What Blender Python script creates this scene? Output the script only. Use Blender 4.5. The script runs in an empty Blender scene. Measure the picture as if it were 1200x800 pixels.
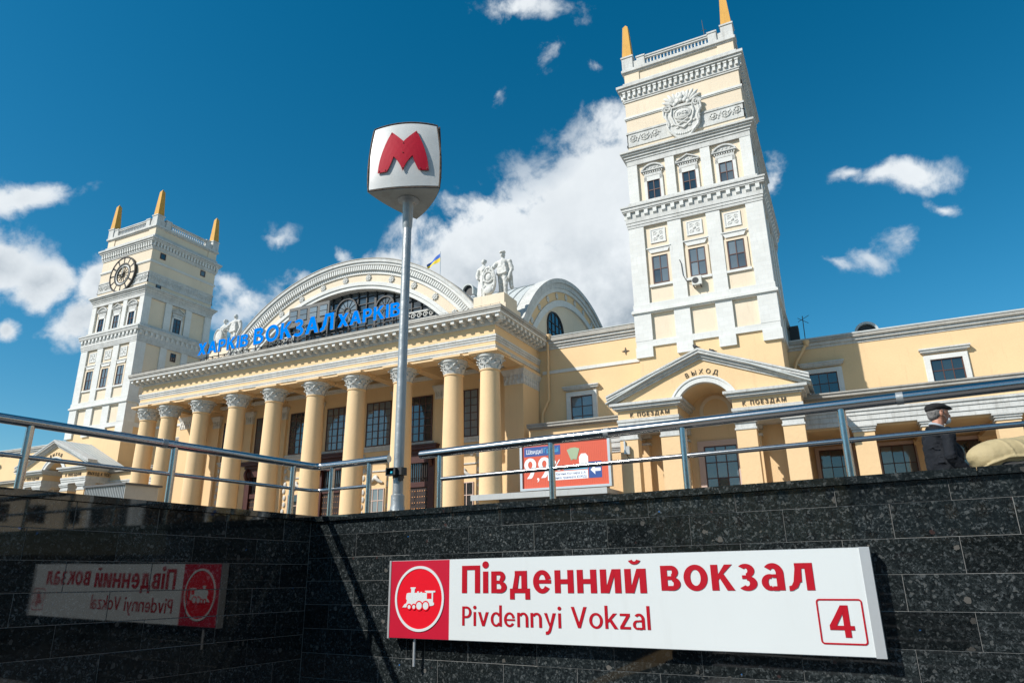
import bpy, bmesh, math, random
from mathutils import Vector, Matrix, Euler
random.seed(7)
PI = math.pi
R = math.radians
C = bpy.context.scene.collection
S = bpy.context.scene

# ------------------------------------------------------------------ camera
PITCH, YAW, ROLL = R(17.8361), R(25.9821), R(-0.9094)
d = Vector((-math.sin(YAW)*math.cos(PITCH), math.cos(YAW)*math.cos(PITCH), math.sin(PITCH)))
r = Vector((math.cos(YAW), math.sin(YAW), 0))
u = r.cross(d)
r2 = math.cos(ROLL)*r + math.sin(ROLL)*u
u2 = -math.sin(ROLL)*r + math.cos(ROLL)*u
cam = bpy.data.cameras.new('camera')
cam.sensor_width = 36
cam.lens = 792.9975/1200*36
cam.clip_start = .05
cam.clip_end = 3000
co = bpy.data.objects.new('camera', cam)
C.objects.link(co)
m = Matrix((r2, u2, -d)).transposed().to_4x4()
m.translation = Vector((39.3056, -49.1871, 0))
co.matrix_world = m
S.camera = co

# ------------------------------------------------------------------ light and view
SUN = Vector((-.774, -1.0, 1.056)).normalized()      # towards the sun
sun = bpy.data.lights.new('sun', 'SUN')
sun.energy = 5.0
sun.angle = R(.53)
sun.color = (1, .955, .89)
so = bpy.data.objects.new('sun', sun)
C.objects.link(so)
so.rotation_euler = (-SUN).to_track_quat('-Z', 'Y').to_euler()
so.location = (20, -60, 60)
S.view_settings.view_transform = 'Standard'
S.view_settings.look = 'None'
S.view_settings.exposure = 0.2
S.view_settings.gamma = 1
S.cycles.use_denoising = True
S.cycles.max_bounces = 8

# ------------------------------------------------------------------ world: clear sky with cumulus
W = bpy.data.worlds.new('World')
S.world = W
W.use_nodes = True
wt = W.node_tree
wt.nodes.clear()
def N(t, ty, **k):
    n = t.nodes.new(ty)
    for a, b in k.items():
        if a.startswith('i_'):
            n.inputs[a[2:]].default_value = b
        else:
            setattr(n, a, b)
    return n
def LK(t, a, b): t.links.new(a, b)
def MATH(t, op, a, b=None, c=None, clamp=False):
    n = t.nodes.new('ShaderNodeMath'); n.operation = op; n.use_clamp = clamp
    for i, x in enumerate((a, b, c)):
        if x is None: continue
        if isinstance(x, (int, float)): n.inputs[i].default_value = x
        else: LK(t, x, n.inputs[i])
    return n.outputs[0]
sky = N(wt, 'ShaderNodeTexSky', sky_type='NISHITA', sun_disc=False)
sky.sun_elevation = math.asin(SUN.z)
sky.sun_rotation = math.atan2(SUN.x, SUN.y)
sky.air_density = 1.0
sky.dust_density = .25
sky.ozone_density = 3.5
sky.altitude = 120
hsv = N(wt, 'ShaderNodeHueSaturation')
hsv.inputs['Hue'].default_value = .4815
hsv.inputs['Saturation'].default_value = 1.38
hsv.inputs['Value'].default_value = 1.45
LK(wt, sky.outputs[0], hsv.inputs['Color'])
tc = N(wt, 'ShaderNodeTexCoord')
V = tc.outputs['Generated']
CLOUDS = [(-30.2, 24.3, 5.4, 3.2, 0.0, 1), (-25.8, 26.1, 5.3, 3.5, -16.0, 1.1), (-21.0, 27.0, 4.6, 3.8, -27.0, 1.0), (-16.8, 30.5, 3.4, 3.6, -44.0, 0.8), (-16.0, 25.3, 5.5, 6.9, -4.0, 1.2), (-22.8, 22.1, 9.2, 5.0, -2.0, 1.2), (-15.7, 19.2, 4.2, 3.5, -4.0, 1.1), (-33.3, 21.8, 3.2, 2.8, 1.0, 0.8), (-15.2, 34.7, 3.0, 2.9, -4.0, 0.55), (-16.9, 39.5, 2.0, 1.0, -34.0, 0.35), (-23.6, 44.1, 4.0, 1.2, -2.0, 0.55), (-21.9, 40.2, 2.5, 1.4, 23.0, 0.34), (-26.6, 38.4, 1.6, .8, 59.0, 0.3), (-17.5, 42.4, 1.3, 0.6, -4.0, 0.2), (-65.0, 24.8, 2.8, 1.1, 23.0, 0.6), (-66.6, 20.2, 2.6, 2.5, 13.0, .8), (-63.6, 19.2, 1.8, 1.7, 12.0, .9), (-60.2, 19.5, 1.4, 1.8, -9.0, .95), (-60.1, 17.1, 2.0, 2.1, 11.0, 0.75), (-64.7, 15.8, 0.9, 1.0, 13.0, 0.8), (-49.0, 20.1, 2.3, 1.5, 32.0, 0.42), (-47.1, 25.5, 1.2, 1.0, 6.0, 0.4), (-45.1, 22.4, 1.7, 0.7, -5.0, 0.45), (-41.2, 24.5, 1.8, 0.8, -11.0, 0.5), (-37.2, 24.6, 2.8, 1.0, 3.0, 0.6), (-50.5, 21.0, 1.5, 1.0, 7.0, 0.35), (6.7, 27.0, 3.2, 1.2, -12.0, 0.68), (4.1, 27.7, 1.5, 1.0, -11.0, 0.6), (9.4, 24.3, 1.3, 0.5, -23.0, 0.4), (6.6, 22.0, 1.4, .8, -2.0, 0.22), (4.3, 21.0, 1.2, 0.6, -11.0, 0.25), (-2.1, 29.1, 1.3, 1.8, -9.0, 0.6), (1.8, 20.9, 0.9, 0.5, -10.0, 0.35), 
          # more of the same weather all round
          (-85, 30, 8, 4, 0, 1), (-100, 22, 9, 5, 0, 1), (-120, 38, 7, 3, 10, .8), (-150, 25, 10, 5, 0, 1), (170, 30, 9, 4, 0, .9), (140, 22, 10, 6, 0, 1.1), (110, 34, 7, 4, -8, .9), (85, 24, 10, 5, 0, 1), (55, 33, 7, 3, 6, .8), (35, 23, 6, 3, 0, .8), (-178, 55, 8, 4, 0, .7), (60, 58, 8, 4, 0, .6), (-100, 60, 7, 3, 0, .6)]
# warp the direction a little so that the outlines billow
nz0 = N(wt, 'ShaderNodeTexNoise'); nz0.inputs['Scale'].default_value = 7; nz0.inputs['Detail'].default_value = 4
LK(wt, V, nz0.inputs['Vector'])
vs = N(wt, 'ShaderNodeVectorMath', operation='SUBTRACT'); LK(wt, nz0.outputs['Color'], vs.inputs[0]); vs.inputs[1].default_value = (.5, .5, .5)
vm = N(wt, 'ShaderNodeVectorMath', operation='SCALE'); LK(wt, vs.outputs[0], vm.inputs[0]); vm.inputs['Scale'].default_value = .09
va = N(wt, 'ShaderNodeVectorMath', operation='ADD'); LK(wt, V, va.inputs[0]); LK(wt, vm.outputs[0], va.inputs[1])
VW = va.outputs[0]
D = None
for az, el, sa, sb, ro, w in CLOUDS:
    a, e = R(az), R(el)
    c = Vector((math.sin(a)*math.cos(e), math.cos(a)*math.cos(e), math.sin(e)))
    rx = Vector((math.cos(a), -math.sin(a), 0)); ux = rx.cross(c)
    if ux.z < 0: ux = -ux
    q = R(ro)
    rr = math.cos(q)*rx + math.sin(q)*ux; uu = -math.sin(q)*rx + math.cos(q)*ux
    M = Matrix((rr, uu, rr.cross(uu))).transposed()
    mp = N(wt, 'ShaderNodeMapping', vector_type='TEXTURE')
    mp.inputs['Location'].default_value = c
    mp.inputs['Rotation'].default_value = M.to_euler('XYZ')
    mp.inputs['Scale'].default_value = ((1.2+.35*w)*math.sin(R(sa)), (1.2+.35*w)*math.sin(R(sb)), .4)
    LK(wt, VW, mp.inputs['Vector'])
    ln = N(wt, 'ShaderNodeVectorMath', operation='LENGTH'); LK(wt, mp.outputs[0], ln.inputs[0])
    v = MATH(wt, 'SUBTRACT', 1.0, ln.outputs['Value'])
    v = MATH(wt, 'MULTIPLY', v, w)
    D = v if D is None else MATH(wt, 'SMOOTH_MAX', D, v, .12)
n1 = N(wt, 'ShaderNodeTexNoise'); n1.inputs['Scale'].default_value = 8.5; n1.inputs['Detail'].default_value = 9; n1.inputs['Roughness'].default_value = .62; n1.inputs['Distortion'].default_value = .25
LK(wt, V, n1.inputs['Vector'])
n1b = N(wt, 'ShaderNodeTexNoise'); n1b.inputs['Scale'].default_value = 11; n1b.inputs['Detail'].default_value = 5; n1b.inputs['Roughness'].default_value = .6
mo = N(wt, 'ShaderNodeVectorMath', operation='ADD'); LK(wt, V, mo.inputs[0]); mo.inputs[1].default_value = tuple(SUN*.035)
LK(wt, mo.outputs[0], n1b.inputs['Vector'])
n2 = N(wt, 'ShaderNodeTexNoise'); n2.inputs['Scale'].default_value = 27; n2.inputs['Detail'].default_value = 8; n2.inputs['Roughness'].default_value = .6
LK(wt, VW, n2.inputs['Vector'])
dens = MATH(wt, 'ADD', MATH(wt, 'SUBTRACT', D, .05), MATH(wt, 'MULTIPLY', MATH(wt, 'SUBTRACT', n1.outputs['Fac'], .50), 1.7))
dens = MATH(wt, 'ADD', dens, MATH(wt, 'MULTIPLY', MATH(wt, 'SUBTRACT', n2.outputs['Fac'], .5), .75))
al = N(wt, 'ShaderNodeMapRange', interpolation_type='SMOOTHSTEP'); LK(wt, dens, al.inputs['Value'])
al.inputs['From Min'].default_value = .02; al.inputs['From Max'].default_value = .42
# thick parts towards the base of a cloud go grey
thick = N(wt, 'ShaderNodeMapRange'); LK(wt, D, thick.inputs['Value']); thick.inputs['From Min'].default_value = .35; thick.inputs['From Max'].default_value = 1.15
sepv = N(wt, 'ShaderNodeSeparateXYZ'); LK(wt, V, sepv.inputs[0])
low = N(wt, 'ShaderNodeMapRange'); LK(wt, sepv.outputs[2], low.inputs['Value']); low.inputs['From Min'].default_value = .47; low.inputs['From Max'].default_value = .33
sh = MATH(wt, 'MULTIPLY', MATH(wt, 'SUBTRACT', n1b.outputs['Fac'], .33), 2.6, clamp=True)
sh = MATH(wt, 'MULTIPLY', sh, MATH(wt, 'ADD', MATH(wt, 'MULTIPLY', MATH(wt, 'MULTIPLY', thick.outputs[0], low.outputs[0]), 1.3), .20), clamp=True)
cc = N(wt, 'ShaderNodeMix', data_type='RGBA'); LK(wt, sh, cc.inputs['Factor'])
cc.inputs[6].default_value = (11.6, 12.2, 12.6, 1); cc.inputs[7].default_value = (3.8, 4.7, 5.6, 1)
mix = N(wt, 'ShaderNodeMix', data_type='RGBA')
LK(wt, MATH(wt, 'MULTIPLY', al.outputs[0], MATH(wt, 'MINIMUM', MATH(wt, 'ADD', MATH(wt, 'MULTIPLY', D, 1.3), .42), .96)), mix.inputs['Factor'])
LK(wt, hsv.outputs[0], mix.inputs[6]); LK(wt, cc.outputs[2], mix.inputs[7])
bg = N(wt, 'ShaderNodeBackground'); bg.inputs['Strength'].default_value = .068
LK(wt, mix.outputs[2], bg.inputs['Color'])
wo = N(wt, 'ShaderNodeOutputWorld'); LK(wt, bg.outputs[0], wo.inputs['Surface'])

# ------------------------------------------------------------------ materials
MATS = {}
def mat(name, col, rough=.7, metal=0, var=.12, vs=.8, bump=.15, bs=14, dirt=0, dirtc=(.18, .16, .13), spec=.5, streak=True, fine=.06, joints=0):
    if name in MATS: return MATS[name]
    M = bpy.data.materials.new(name); M.use_nodes = True
    t = M.node_tree; b = t.nodes['Principled BSDF']
    tc = N(t, 'ShaderNodeTexCoord')
    g = tc.outputs['Object']
    n = N(t, 'ShaderNodeTexNoise'); n.inputs['Scale'].default_value = vs; n.inputs['Detail'].default_value = 6; LK(t, g, n.inputs['Vector'])
    f = N(t, 'ShaderNodeTexNoise'); f.inputs['Scale'].default_value = bs*2; f.inputs['Detail'].default_value = 4; LK(t, g, f.inputs['Vector'])
    a = MATH(t, 'ADD', MATH(t, 'MULTIPLY', MATH(t, 'SUBTRACT', n.outputs['Fac'], .5), var*2.4), MATH(t, 'MULTIPLY', MATH(t, 'SUBTRACT', f.outputs['Fac'], .5), fine*2))
    k = MATH(t, 'ADD', a, 1.0)
    vm = N(t, 'ShaderNodeVectorMath', operation='SCALE'); vm.inputs[0].default_value = col; LK(t, k, vm.inputs['Scale'])
    out = vm.outputs[0]
    if dirt:
        mp = N(t, 'ShaderNodeMapping'); mp.inputs['Scale'].default_value = (3.2, 3.2, .35 if streak else 3); LK(t, g, mp.inputs['Vector'])
        dn = N(t, 'ShaderNodeTexNoise'); dn.inputs['Scale'].default_value = 1.6; dn.inputs['Detail'].default_value = 8; dn.inputs['Roughness'].default_value = .7; LK(t, mp.outputs[0], dn.inputs['Vector'])
        mr = N(t, 'ShaderNodeMapRange'); LK(t, dn.outputs['Fac'], mr.inputs['Value']); mr.inputs['From Min'].default_value = .60 - dirt*.3; mr.inputs['From Max'].default_value = .86 - dirt*.3; mr.inputs['To Max'].default_value = min(1, .35+dirt*.5)
        mx = N(t, 'ShaderNodeMix', data_type='RGBA'); LK(t, mr.outputs[0], mx.inputs['Factor']); LK(t, out, mx.inputs[6]); mx.inputs[7].default_value = (*dirtc, 1)
        out = mx.outputs[2]
    if joints:      # hairline joints of the facing blocks
        sx = N(t, 'ShaderNodeSeparateXYZ'); LK(t, g, sx.inputs[0]); cx = N(t, 'ShaderNodeCombineXYZ')
        LK(t, MATH(t, 'ADD', sx.outputs[0], sx.outputs[1]), cx.inputs[0]); LK(t, sx.outputs[2], cx.inputs[1])
        br = N(t, 'ShaderNodeTexBrick'); br.inputs['Scale'].default_value = 1; br.inputs['Brick Width'].default_value = .62; br.inputs['Row Height'].default_value = .31; br.inputs['Mortar Size'].default_value = .008; br.inputs['Mortar Smooth'].default_value = .3
        br.inputs['Color1'].default_value = (1, 1, 1, 1); br.inputs['Color2'].default_value = (.93, .93, .92, 1); br.inputs['Mortar'].default_value = (1-joints, 1-joints, 1-joints, 1); LK(t, cx.outputs[0], br.inputs['Vector'])
        mj = N(t, 'ShaderNodeMix', data_type='RGBA', blend_type='MULTIPLY'); mj.inputs['Factor'].default_value = 1; LK(t, out, mj.inputs[6]); LK(t, br.outputs['Color'], mj.inputs[7]); out = mj.outputs[2]
    LK(t, out, b.inputs['Base Color'])
    b.inputs['Roughness'].default_value = rough; b.inputs['Metallic'].default_value = metal
    b.inputs['Specular IOR Level'].default_value = spec
    if bump:
        bn = N(t, 'ShaderNodeTexNoise'); bn.inputs['Scale'].default_value = bs; bn.inputs['Detail'].default_value = 6; LK(t, g, bn.inputs['Vector'])
        bp = N(t, 'ShaderNodeBump'); bp.inputs['Strength'].default_value = bump; bp.inputs['Distance'].default_value = .03; LK(t, bn.outputs['Fac'], bp.inputs['Height'])
        LK(t, bp.outputs[0], b.inputs['Normal'])
    MATS[name] = M
    return M
CREAM = mat('cream_plaster', (.73, .52, .29), .85, var=.10, vs=.35, bump=.3, bs=9, dirt=.14, dirtc=(.46, .32, .18))
PALE = mat('pale_plaster', (.70, .595, .45), .85, var=.10, vs=.4, bump=.3, bs=9, dirt=.18, dirtc=(.44, .35, .25))
COLM = mat('column_paint', (.73, .515, .285), .8, var=.08, vs=.5, bump=.35, bs=5, dirt=.12, dirtc=(.52, .35, .18))
WHITE = mat('white_stone', (.655, .66, .635), .75, var=.11, vs=.6, bump=.3, bs=10, dirt=.18, joints=.15, dirtc=(.38, .37, .34))
TRIM = mat('weathered_trim', (.56, .565, .545), .8, var=.2, vs=1.2, bump=.5, bs=12, dirt=.34, joints=.3, dirtc=(.24, .23, .20))
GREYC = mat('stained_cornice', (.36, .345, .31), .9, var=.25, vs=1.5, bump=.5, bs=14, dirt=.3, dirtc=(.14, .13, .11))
RELIEF = mat('relief_stone', (.58, .58, .55), .85, var=.25, vs=3, bump=.8, bs=18, dirt=.3, dirtc=(.26, .25, .23))
STATUE = mat('statue_stone', (.60, .60, .57), .8, var=.2, vs=2.4, bump=.8, bs=7, dirt=.35, dirtc=(.27, .26, .24), streak=False)
OBEL = mat('obelisk_paint', (.58, .31, .055), .75, var=.14, vs=2, bump=.4, bs=12, dirt=.25, dirtc=(.38, .18, .05))
FRAME = mat('brown_frame', (.085, .035, .025), .5, var=.1, bump=0)
FRAMEW = mat('pink_surround', (.55, .42, .36), .7, var=.06, bump=.2)
DARKFR = mat('black_frame', (.015, .015, .015), .5, var=.05, bump=0)
ROOF = mat('zinc_roof', (.47, .50, .49), .65, metal=.0, var=.12, vs=.7, bump=.1, bs=3, dirt=.25, dirtc=(.2, .22, .22))
PORTAL = mat('dark_red_wood', (.06, .018, .015), .45, var=.3, vs=3, bump=.2)
DOORM = mat('door_wood', (.022, .011, .009), .5, var=.3, vs=4, bump=.2)
STUD = mat('brass_stud', (.45, .2, .07), .4, metal=.6, bump=0)
BLUE = mat('blue_letter', (.0, .19, .72), .8, var=.05, vs=2, bump=0, spec=0)
LSIDE = mat('letter_return', (.55, .55, .52), .6, var=.1, bump=0, dirt=.3)
STEELP = mat('painted_truss', (.05, .05, .052), .6, bump=0)
LETTER = mat('bronze_letter', (.06, .045, .03), .6, bump=0)
RED = mat('red_paint', (.42, .002, .022), .6, var=.1, vs=3, bump=.04, bs=20, spec=.2, dirt=.05, dirtc=(.55, .25, .25))
SIGNW = mat('sign_white', (.60, .635, .63), .35, var=.03, vs=1.5, bump=.02, bs=2, dirt=.12, streak=True, dirtc=(.50, .52, .50), fine=.015)
SIGNR = mat('sign_red', (.46, .008, .03), .35, var=.10, vs=2.5, bump=0, fine=.02)
SIGNR2 = mat('sign_red_disc', (.66, .008, .02), .3, var=.03, bump=0)
SIGNL = mat('sign_lettering', (.40, .002, .012), .35, var=.08, vs=6, bump=0)
EDGE = mat('letter_edge', (.04, .004, .01), .5, bump=0)
ALU = mat('aluminium', (.62, .64, .64), .35, metal=.6, var=.06, bump=0)
ENAMEL = mat('white_enamel', (.56, .575, .56), .42, var=.14, vs=3, bump=.12, bs=3, dirt=.14, dirtc=(.42, .38, .32))
RUST = mat('rusty_edge', (.12, .085, .06), .9, var=.7, vs=14, bump=.8, bs=30, dirt=.5, dirtc=(.03, .02, .015), streak=False)
BOXBOT = mat('sign_underside', (.38, .39, .36), .6, var=.2, vs=4, bump=.2, dirt=.3, dirtc=(.12, .09, .06))
GALV = mat('galvanised_pole', (.36, .38, .38), .42, metal=.55, var=.15, vs=3, bump=.25, bs=9, dirt=.12, dirtc=(.2, .2, .19))
DEVICE = mat('device_black', (.02, .021, .021), .5, bump=0)
CYAN = mat('lens_cyan', (.02, .45, .62), .2, bump=0)
CHROME = mat('stainless_steel', (.50, .485, .465), .18, metal=1, var=.05, bump=.02, bs=30)
BOARDR = mat('poster_orange', (.62, .095, .045), .5, var=.04, bump=0)
BOARDB = mat('poster_blue', (.02, .07, .26), .5, bump=0)
BOARDW = mat('poster_white', (.78, .80, .80), .5, bump=0)
BOARDC = mat('poster_cyan', (.05, .42, .62), .5, bump=0)
BOARDG = mat('poster_green', (.32, .40, .25), .5, bump=0)
CANOPY = mat('canopy_grey', (.42, .43, .42), .5, metal=.2, var=.1, bump=.1, dirt=.2)
KIOSK = mat('kiosk_wall', (.10, .10, .10), .6, bump=.1)
FLAGB = mat('flag_blue', (.01, .10, .45), .7, bump=0)
FLAGY = mat('flag_yellow', (.72, .52, .02), .7, bump=0)
CLOCKF = mat('clock_cream', (.55, .47, .30), .6, var=.15, vs=3, bump=.2)
CLOCKD = mat('clock_dark', (.03, .028, .025), .6, bump=.2)
ACW = mat('ac_white', (.6, .6, .56), .5, bump=0)
ASPH = mat('paving', (.20, .185, .16), .9, var=.15, vs=.3, bump=.4, bs=8)
PITM = mat('pit_floor', (.12, .12, .12), .6, var=.2, vs=1, bump=.2, bs=10)
BIRD = mat('pigeon_grey', (.03, .03, .035), .7, bump=0)
COAT = mat('navy_coat', (.009, .011, .015), .8, var=.3, vs=6, bump=1.0, bs=7, spec=.2)
CAPM = mat('cap_black', (.008, .008, .009), .9, bump=.4, bs=40)
SKIN = mat('skin', (.42, .20, .13), .55, var=.1, vs=8, bump=.1)
HAIR = mat('grey_hair', (.15, .145, .14), .8, var=.5, vs=30, bump=.6, bs=60)
MASK = mat('white_mask', (.62, .66, .68), .8, bump=.2)
SHIRT = mat('pale_collar', (.34, .39, .44), .8, bump=.2)
KHAKI = mat('khaki_coat', (.36, .29, .155), .75, var=.15, vs=3, bump=.9, bs=4)
TROUS = mat('dark_trousers', (.03, .03, .03), .85, var=.2, bump=.5)

def glass_mat(name, col, rough=.04, var=.5, vs=.5):
    M = bpy.data.materials.new(name); M.use_nodes = True; t = M.node_tree; b = t.nodes['Principled BSDF']
    tc = N(t, 'ShaderNodeTexCoord'); oi = N(t, 'ShaderNodeObjectInfo')
    n = N(t, 'ShaderNodeTexNoise'); n.inputs['Scale'].default_value = vs; LK(t, tc.outputs['Object'], n.inputs['Vector'])
    k = MATH(t, 'ADD', MATH(t, 'MULTIPLY', n.outputs['Fac'], var), MATH(t, 'MULTIPLY', oi.outputs['Random'], .8))
    vm = N(t, 'ShaderNodeVectorMath', operation='SCALE'); vm.inputs[0].default_value = col; LK(t, k, vm.inputs['Scale'])
    LK(t, vm.outputs[0], b.inputs['Base Color'])
    b.inputs['Roughness'].default_value = rough; b.inputs['IOR'].default_value = 1.95
    bn = N(t, 'ShaderNodeTexNoise'); bn.inputs['Scale'].default_value = 1.4; LK(t, tc.outputs['Object'], bn.inputs['Vector'])
    bp = N(t, 'ShaderNodeBump'); bp.inputs['Strength'].default_value = .05; bp.inputs['Distance'].default_value = .04; LK(t, bn.outputs['Fac'], bp.inputs['Height']); LK(t, bp.outputs[0], b.inputs['Normal'])
    return M
GLASS = glass_mat('dark_glass', (.03, .045, .055))
GLASSB = glass_mat('curtained_glass', (.20, .235, .25))
def granite(name):
    M = bpy.data.materials.new(name); M.use_nodes = True; t = M.node_tree; b = t.nodes['Principled BSDF']
    tc = N(t, 'ShaderNodeTexCoord'); oi = N(t, 'ShaderNodeObjectInfo')
    off = N(t, 'ShaderNodeVectorMath', operation='ADD')
    cmb = N(t, 'ShaderNodeCombineXYZ')
    for i in range(3): LK(t, MATH(t, 'MULTIPLY', oi.outputs['Random'], 31.7*(i+1)), cmb.inputs[i])
    LK(t, tc.outputs['Object'], off.inputs[0]); LK(t, cmb.outputs[0], off.inputs[1])
    wn = N(t, 'ShaderNodeTexNoise'); wn.inputs['Scale'].default_value = 30; wn.inputs['Detail'].default_value = 3; LK(t, off.outputs[0], wn.inputs['Vector'])
    ws = N(t, 'ShaderNodeVectorMath', operation='SCALE'); LK(t, wn.outputs['Color'], ws.inputs[0]); ws.inputs['Scale'].default_value = .035
    wa = N(t, 'ShaderNodeVectorMath', operation='ADD'); LK(t, off.outputs[0], wa.inputs[0]); LK(t, ws.outputs[0], wa.inputs[1])
    P = wa.outputs[0]
    def vor(scale): 
        v = N(t, 'ShaderNodeTexVoronoi'); v.inputs['Scale'].default_value = scale; LK(t, P, v.inputs['Vector'])
        s = N(t, 'ShaderNodeSeparateColor'); LK(t, v.outputs['Color'], s.inputs[0]); return s.outputs, v.outputs['Distance']
    c1, d1 = vor(110); c2, d2 = vor(70); c3, d3 = vor(24); c4, d4 = vor(55)
    ramp = N(t, 'ShaderNodeValToRGB'); e = ramp.color_ramp.elements
    e[0].position = 0; e[0].color = (.006, .008, .009, 1); e[1].position = .55; e[1].color = (.020, .026, .027, 1)
    a = e.new(.78); a.color = (.05, .06, .062, 1); a = e.new(.97); a.color = (.12, .135, .14, 1)
    mixv = MATH(t, 'ADD', MATH(t, 'MULTIPLY', c1[0], .6), MATH(t, 'MULTIPLY', c4[0], .4)); LK(t, mixv, ramp.inputs[0])
    def over(base, fac, col):
        mx = N(t, 'ShaderNodeMix', data_type='RGBA'); LK(t, fac, mx.inputs['Factor']); LK(t, base, mx.inputs[6]); mx.inputs[7].default_value = col; return mx.outputs[2]
    f1 = MATH(t, 'MULTIPLY', MATH(t, 'GREATER_THAN', c2[0], .96), .55)
    o = over(ramp.outputs[0], f1, (.17, .18, .175, 1))
    # scattered pale feldspar blotches
    f2 = MATH(t, 'MULTIPLY', MATH(t, 'MULTIPLY', MATH(t, 'GREATER_THAN', c3[1], .972), MATH(t, 'LESS_THAN', d3, .42)), .6)
    o = over(o, f2, (.24, .225, .20, 1))
    f3 = MATH(t, 'MULTIPLY', MATH(t, 'MULTIPLY', MATH(t, 'GREATER_THAN', c3[0], .994), MATH(t, 'LESS_THAN', d3, .20)), .8)
    o = over(o, f3, (.05, .20, .52, 1))
    f4 = MATH(t, 'MULTIPLY', MATH(t, 'MULTIPLY', MATH(t, 'GREATER_THAN', c3[2], .985), MATH(t, 'LESS_THAN', d3, .3)), .6)
    o = over(o, f4, (.10, .055, .05, 1))
    k = MATH(t, 'ADD', MATH(t, 'MULTIPLY', oi.outputs['Random'], .42), .32)
    sc = N(t, 'ShaderNodeVectorMath', operation='SCALE'); LK(t, o, sc.inputs[0]); LK(t, k, sc.inputs['Scale'])
    LK(t, sc.outputs[0], b.inputs['Base Color'])
    rn = N(t, 'ShaderNodeTexNoise'); rn.inputs['Scale'].default_value = 9; rn.inputs['Detail'].default_value = 5; LK(t, off.outputs[0], rn.inputs['Vector'])
    mr = N(t, 'ShaderNodeMapRange'); LK(t, rn.outputs['Fac'], mr.inputs['Value']); mr.inputs['From Min'].default_value = .35; mr.inputs['From Max'].default_value = .75; mr.inputs['To Min'].default_value = .015; mr.inputs['To Max'].default_value = .05
    LK(t, mr.outputs[0], b.inputs['Roughness'])
    b.inputs['IOR'].default_value = 1.7
    bn = N(t, 'ShaderNodeTexNoise'); bn.inputs['Scale'].default_value = 2.2; LK(t, off.outputs[0], bn.inputs['Vector'])
    bp = N(t, 'ShaderNodeBump'); bp.inputs['Strength'].default_value = .025; bp.inputs['Distance'].default_value = .01; LK(t, bn.outputs['Fac'], bp.inputs['Height']); LK(t, bp.outputs[0], b.inputs['Normal'])
    return M
GRAN = granite('polished_granite')
GROUT = mat('grout', (.20, .20, .19), .9, bump=.2)

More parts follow.
